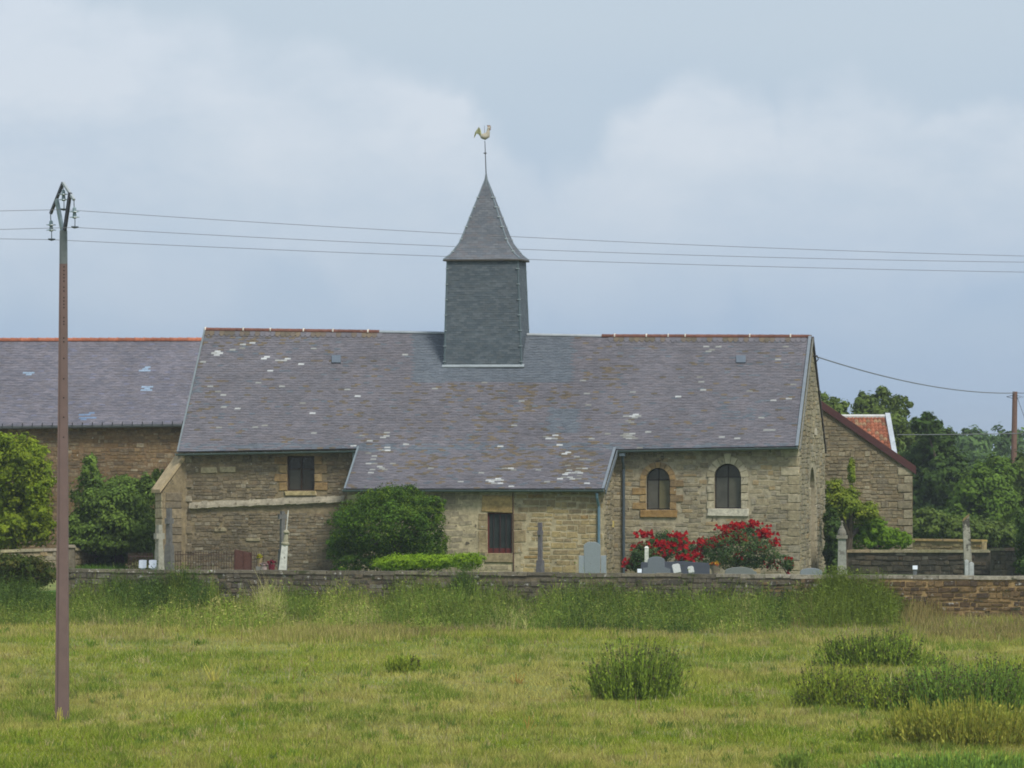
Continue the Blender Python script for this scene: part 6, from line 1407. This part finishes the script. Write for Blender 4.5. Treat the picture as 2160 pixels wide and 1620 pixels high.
lantern('small white lantern at the foot of the rounded gravestone', 1349, 178, 1200, 4.5)
lantern('small white lantern alone behind the wall at the right', 1930, 181, 1193, 5)
# ornate pedestal monument right of the church
t, s, zf = gthing('pedestal_monument', 'ornate stone monument with moulded cap beside the dark yew', 'grave monument', 1776, 186)
MB().hexa([(-11 * s, -.17, -.05), (11 * s, -.17, -.05), (11 * s, .17, -.05), (-11 * s, .17, -.05), (-9 * s, -.14, zf(1192)), (9 * s, -.14, zf(1192)), (9 * s, .14, zf(1192)), (-9 * s, .14, zf(1192))], lin(150, 148, 134)).build('base', M_LIME, t)
MB().hexa([(-9 * s, -.13, zf(1192)), (9 * s, -.13, zf(1192)), (9 * s, .13, zf(1192)), (-9 * s, .13, zf(1192)), (-8 * s, -.12, zf(1136)), (8 * s, -.12, zf(1136)), (8 * s, .12, zf(1136)), (-8 * s, .12, zf(1136))], lin(142, 142, 132)).build('shaft', M_LIME, t)
MB().box((-11.5 * s, -.18, zf(1136)), (11.5 * s, .18, zf(1129)), lin(128, 124, 110)).build('cornice', M_LIME, t)
MB().lathe([(9 * s, 0), (9.5 * s, 4 * s), (8 * s, 10 * s), (5 * s, 15 * s), (4.6 * s, 18 * s), (2.5 * s, 20 * s), (2 * s, 25 * s), (3.5 * s, 28 * s), (1 * s, 31 * s)], (0, 0, zf(1129)), 12, lin(120, 116, 104)).build('finial', M_LIME, t)
t, s, zf = gthing('leaning_stele', 'leaning weathered stone stele with slanted top at the right', 'grave monument', 2043, 187); t.rotation_euler = (0, -.035, 0)
MB().hexa([(-8 * s, -.13, -.05), (9 * s, -.13, -.05), (9 * s, .13, -.05), (-8 * s, .13, -.05), (-8 * s, -.1, zf(1098)), (6 * s, -.1, zf(1086)), (6 * s, .1, zf(1086)), (-8 * s, .1, zf(1098))], lin(150, 146, 132)).build('stone', mat('stele_stone', None, .95, 7, .3, bump=.5, bscale=30, n2=[((.08, .075, .06), 4, .52)]), t)
MB().hexa([(-9 * s, -.12, zf(1100)), (7 * s, -.12, zf(1087)), (7 * s, .12, zf(1087)), (-9 * s, .12, zf(1100)), (-7 * s, -.1, zf(1094)), (6 * s, -.1, zf(1084)), (6 * s, .1, zf(1084)), (-7 * s, .1, zf(1094))], lin(128, 112, 74)).build('mossy_top', M_STONED, t)
t, s, zf = gthing('twin_stele', 'pair of joined pale grave posts in front of the leaning stele', 'gravestone', 2044, 181)
for x0, x1, yt in ((-9, -1, 1180), (0, 10, 1185)): MB().extrude([(x0 * s, 0), (x1 * s, 0), (x1 * s, zf(yt + 3)), ((x0 + x1) / 2 * s, zf(yt)), (x0 * s, zf(yt + 3))], -.08, .08, lin(168, 170, 168)).build('post', M_LIME, t)

# ================================================================== HAZE
hz = MB(); hz.box((-1600, -320, -3), (1600, 3100, 24)); ho_ = hz.build('haze', M_WIRE); ho_['kind'] = 'stuff'
hm = bpy.data.materials.new('haze'); hm.use_nodes = True; nt = hm.node_tree; nt.nodes.clear()
o_ = nt.nodes.new('ShaderNodeOutputMaterial'); pv = nt.nodes.new('ShaderNodeVolumePrincipled'); pv.inputs['Density'].default_value = .00021; pv.inputs['Color'].default_value = (.86, .93, 1, 1); pv.inputs['Anisotropy'].default_value = .2
nt.links.new(pv.outputs[0], o_.inputs['Volume']); ho_.data.materials[0] = hm
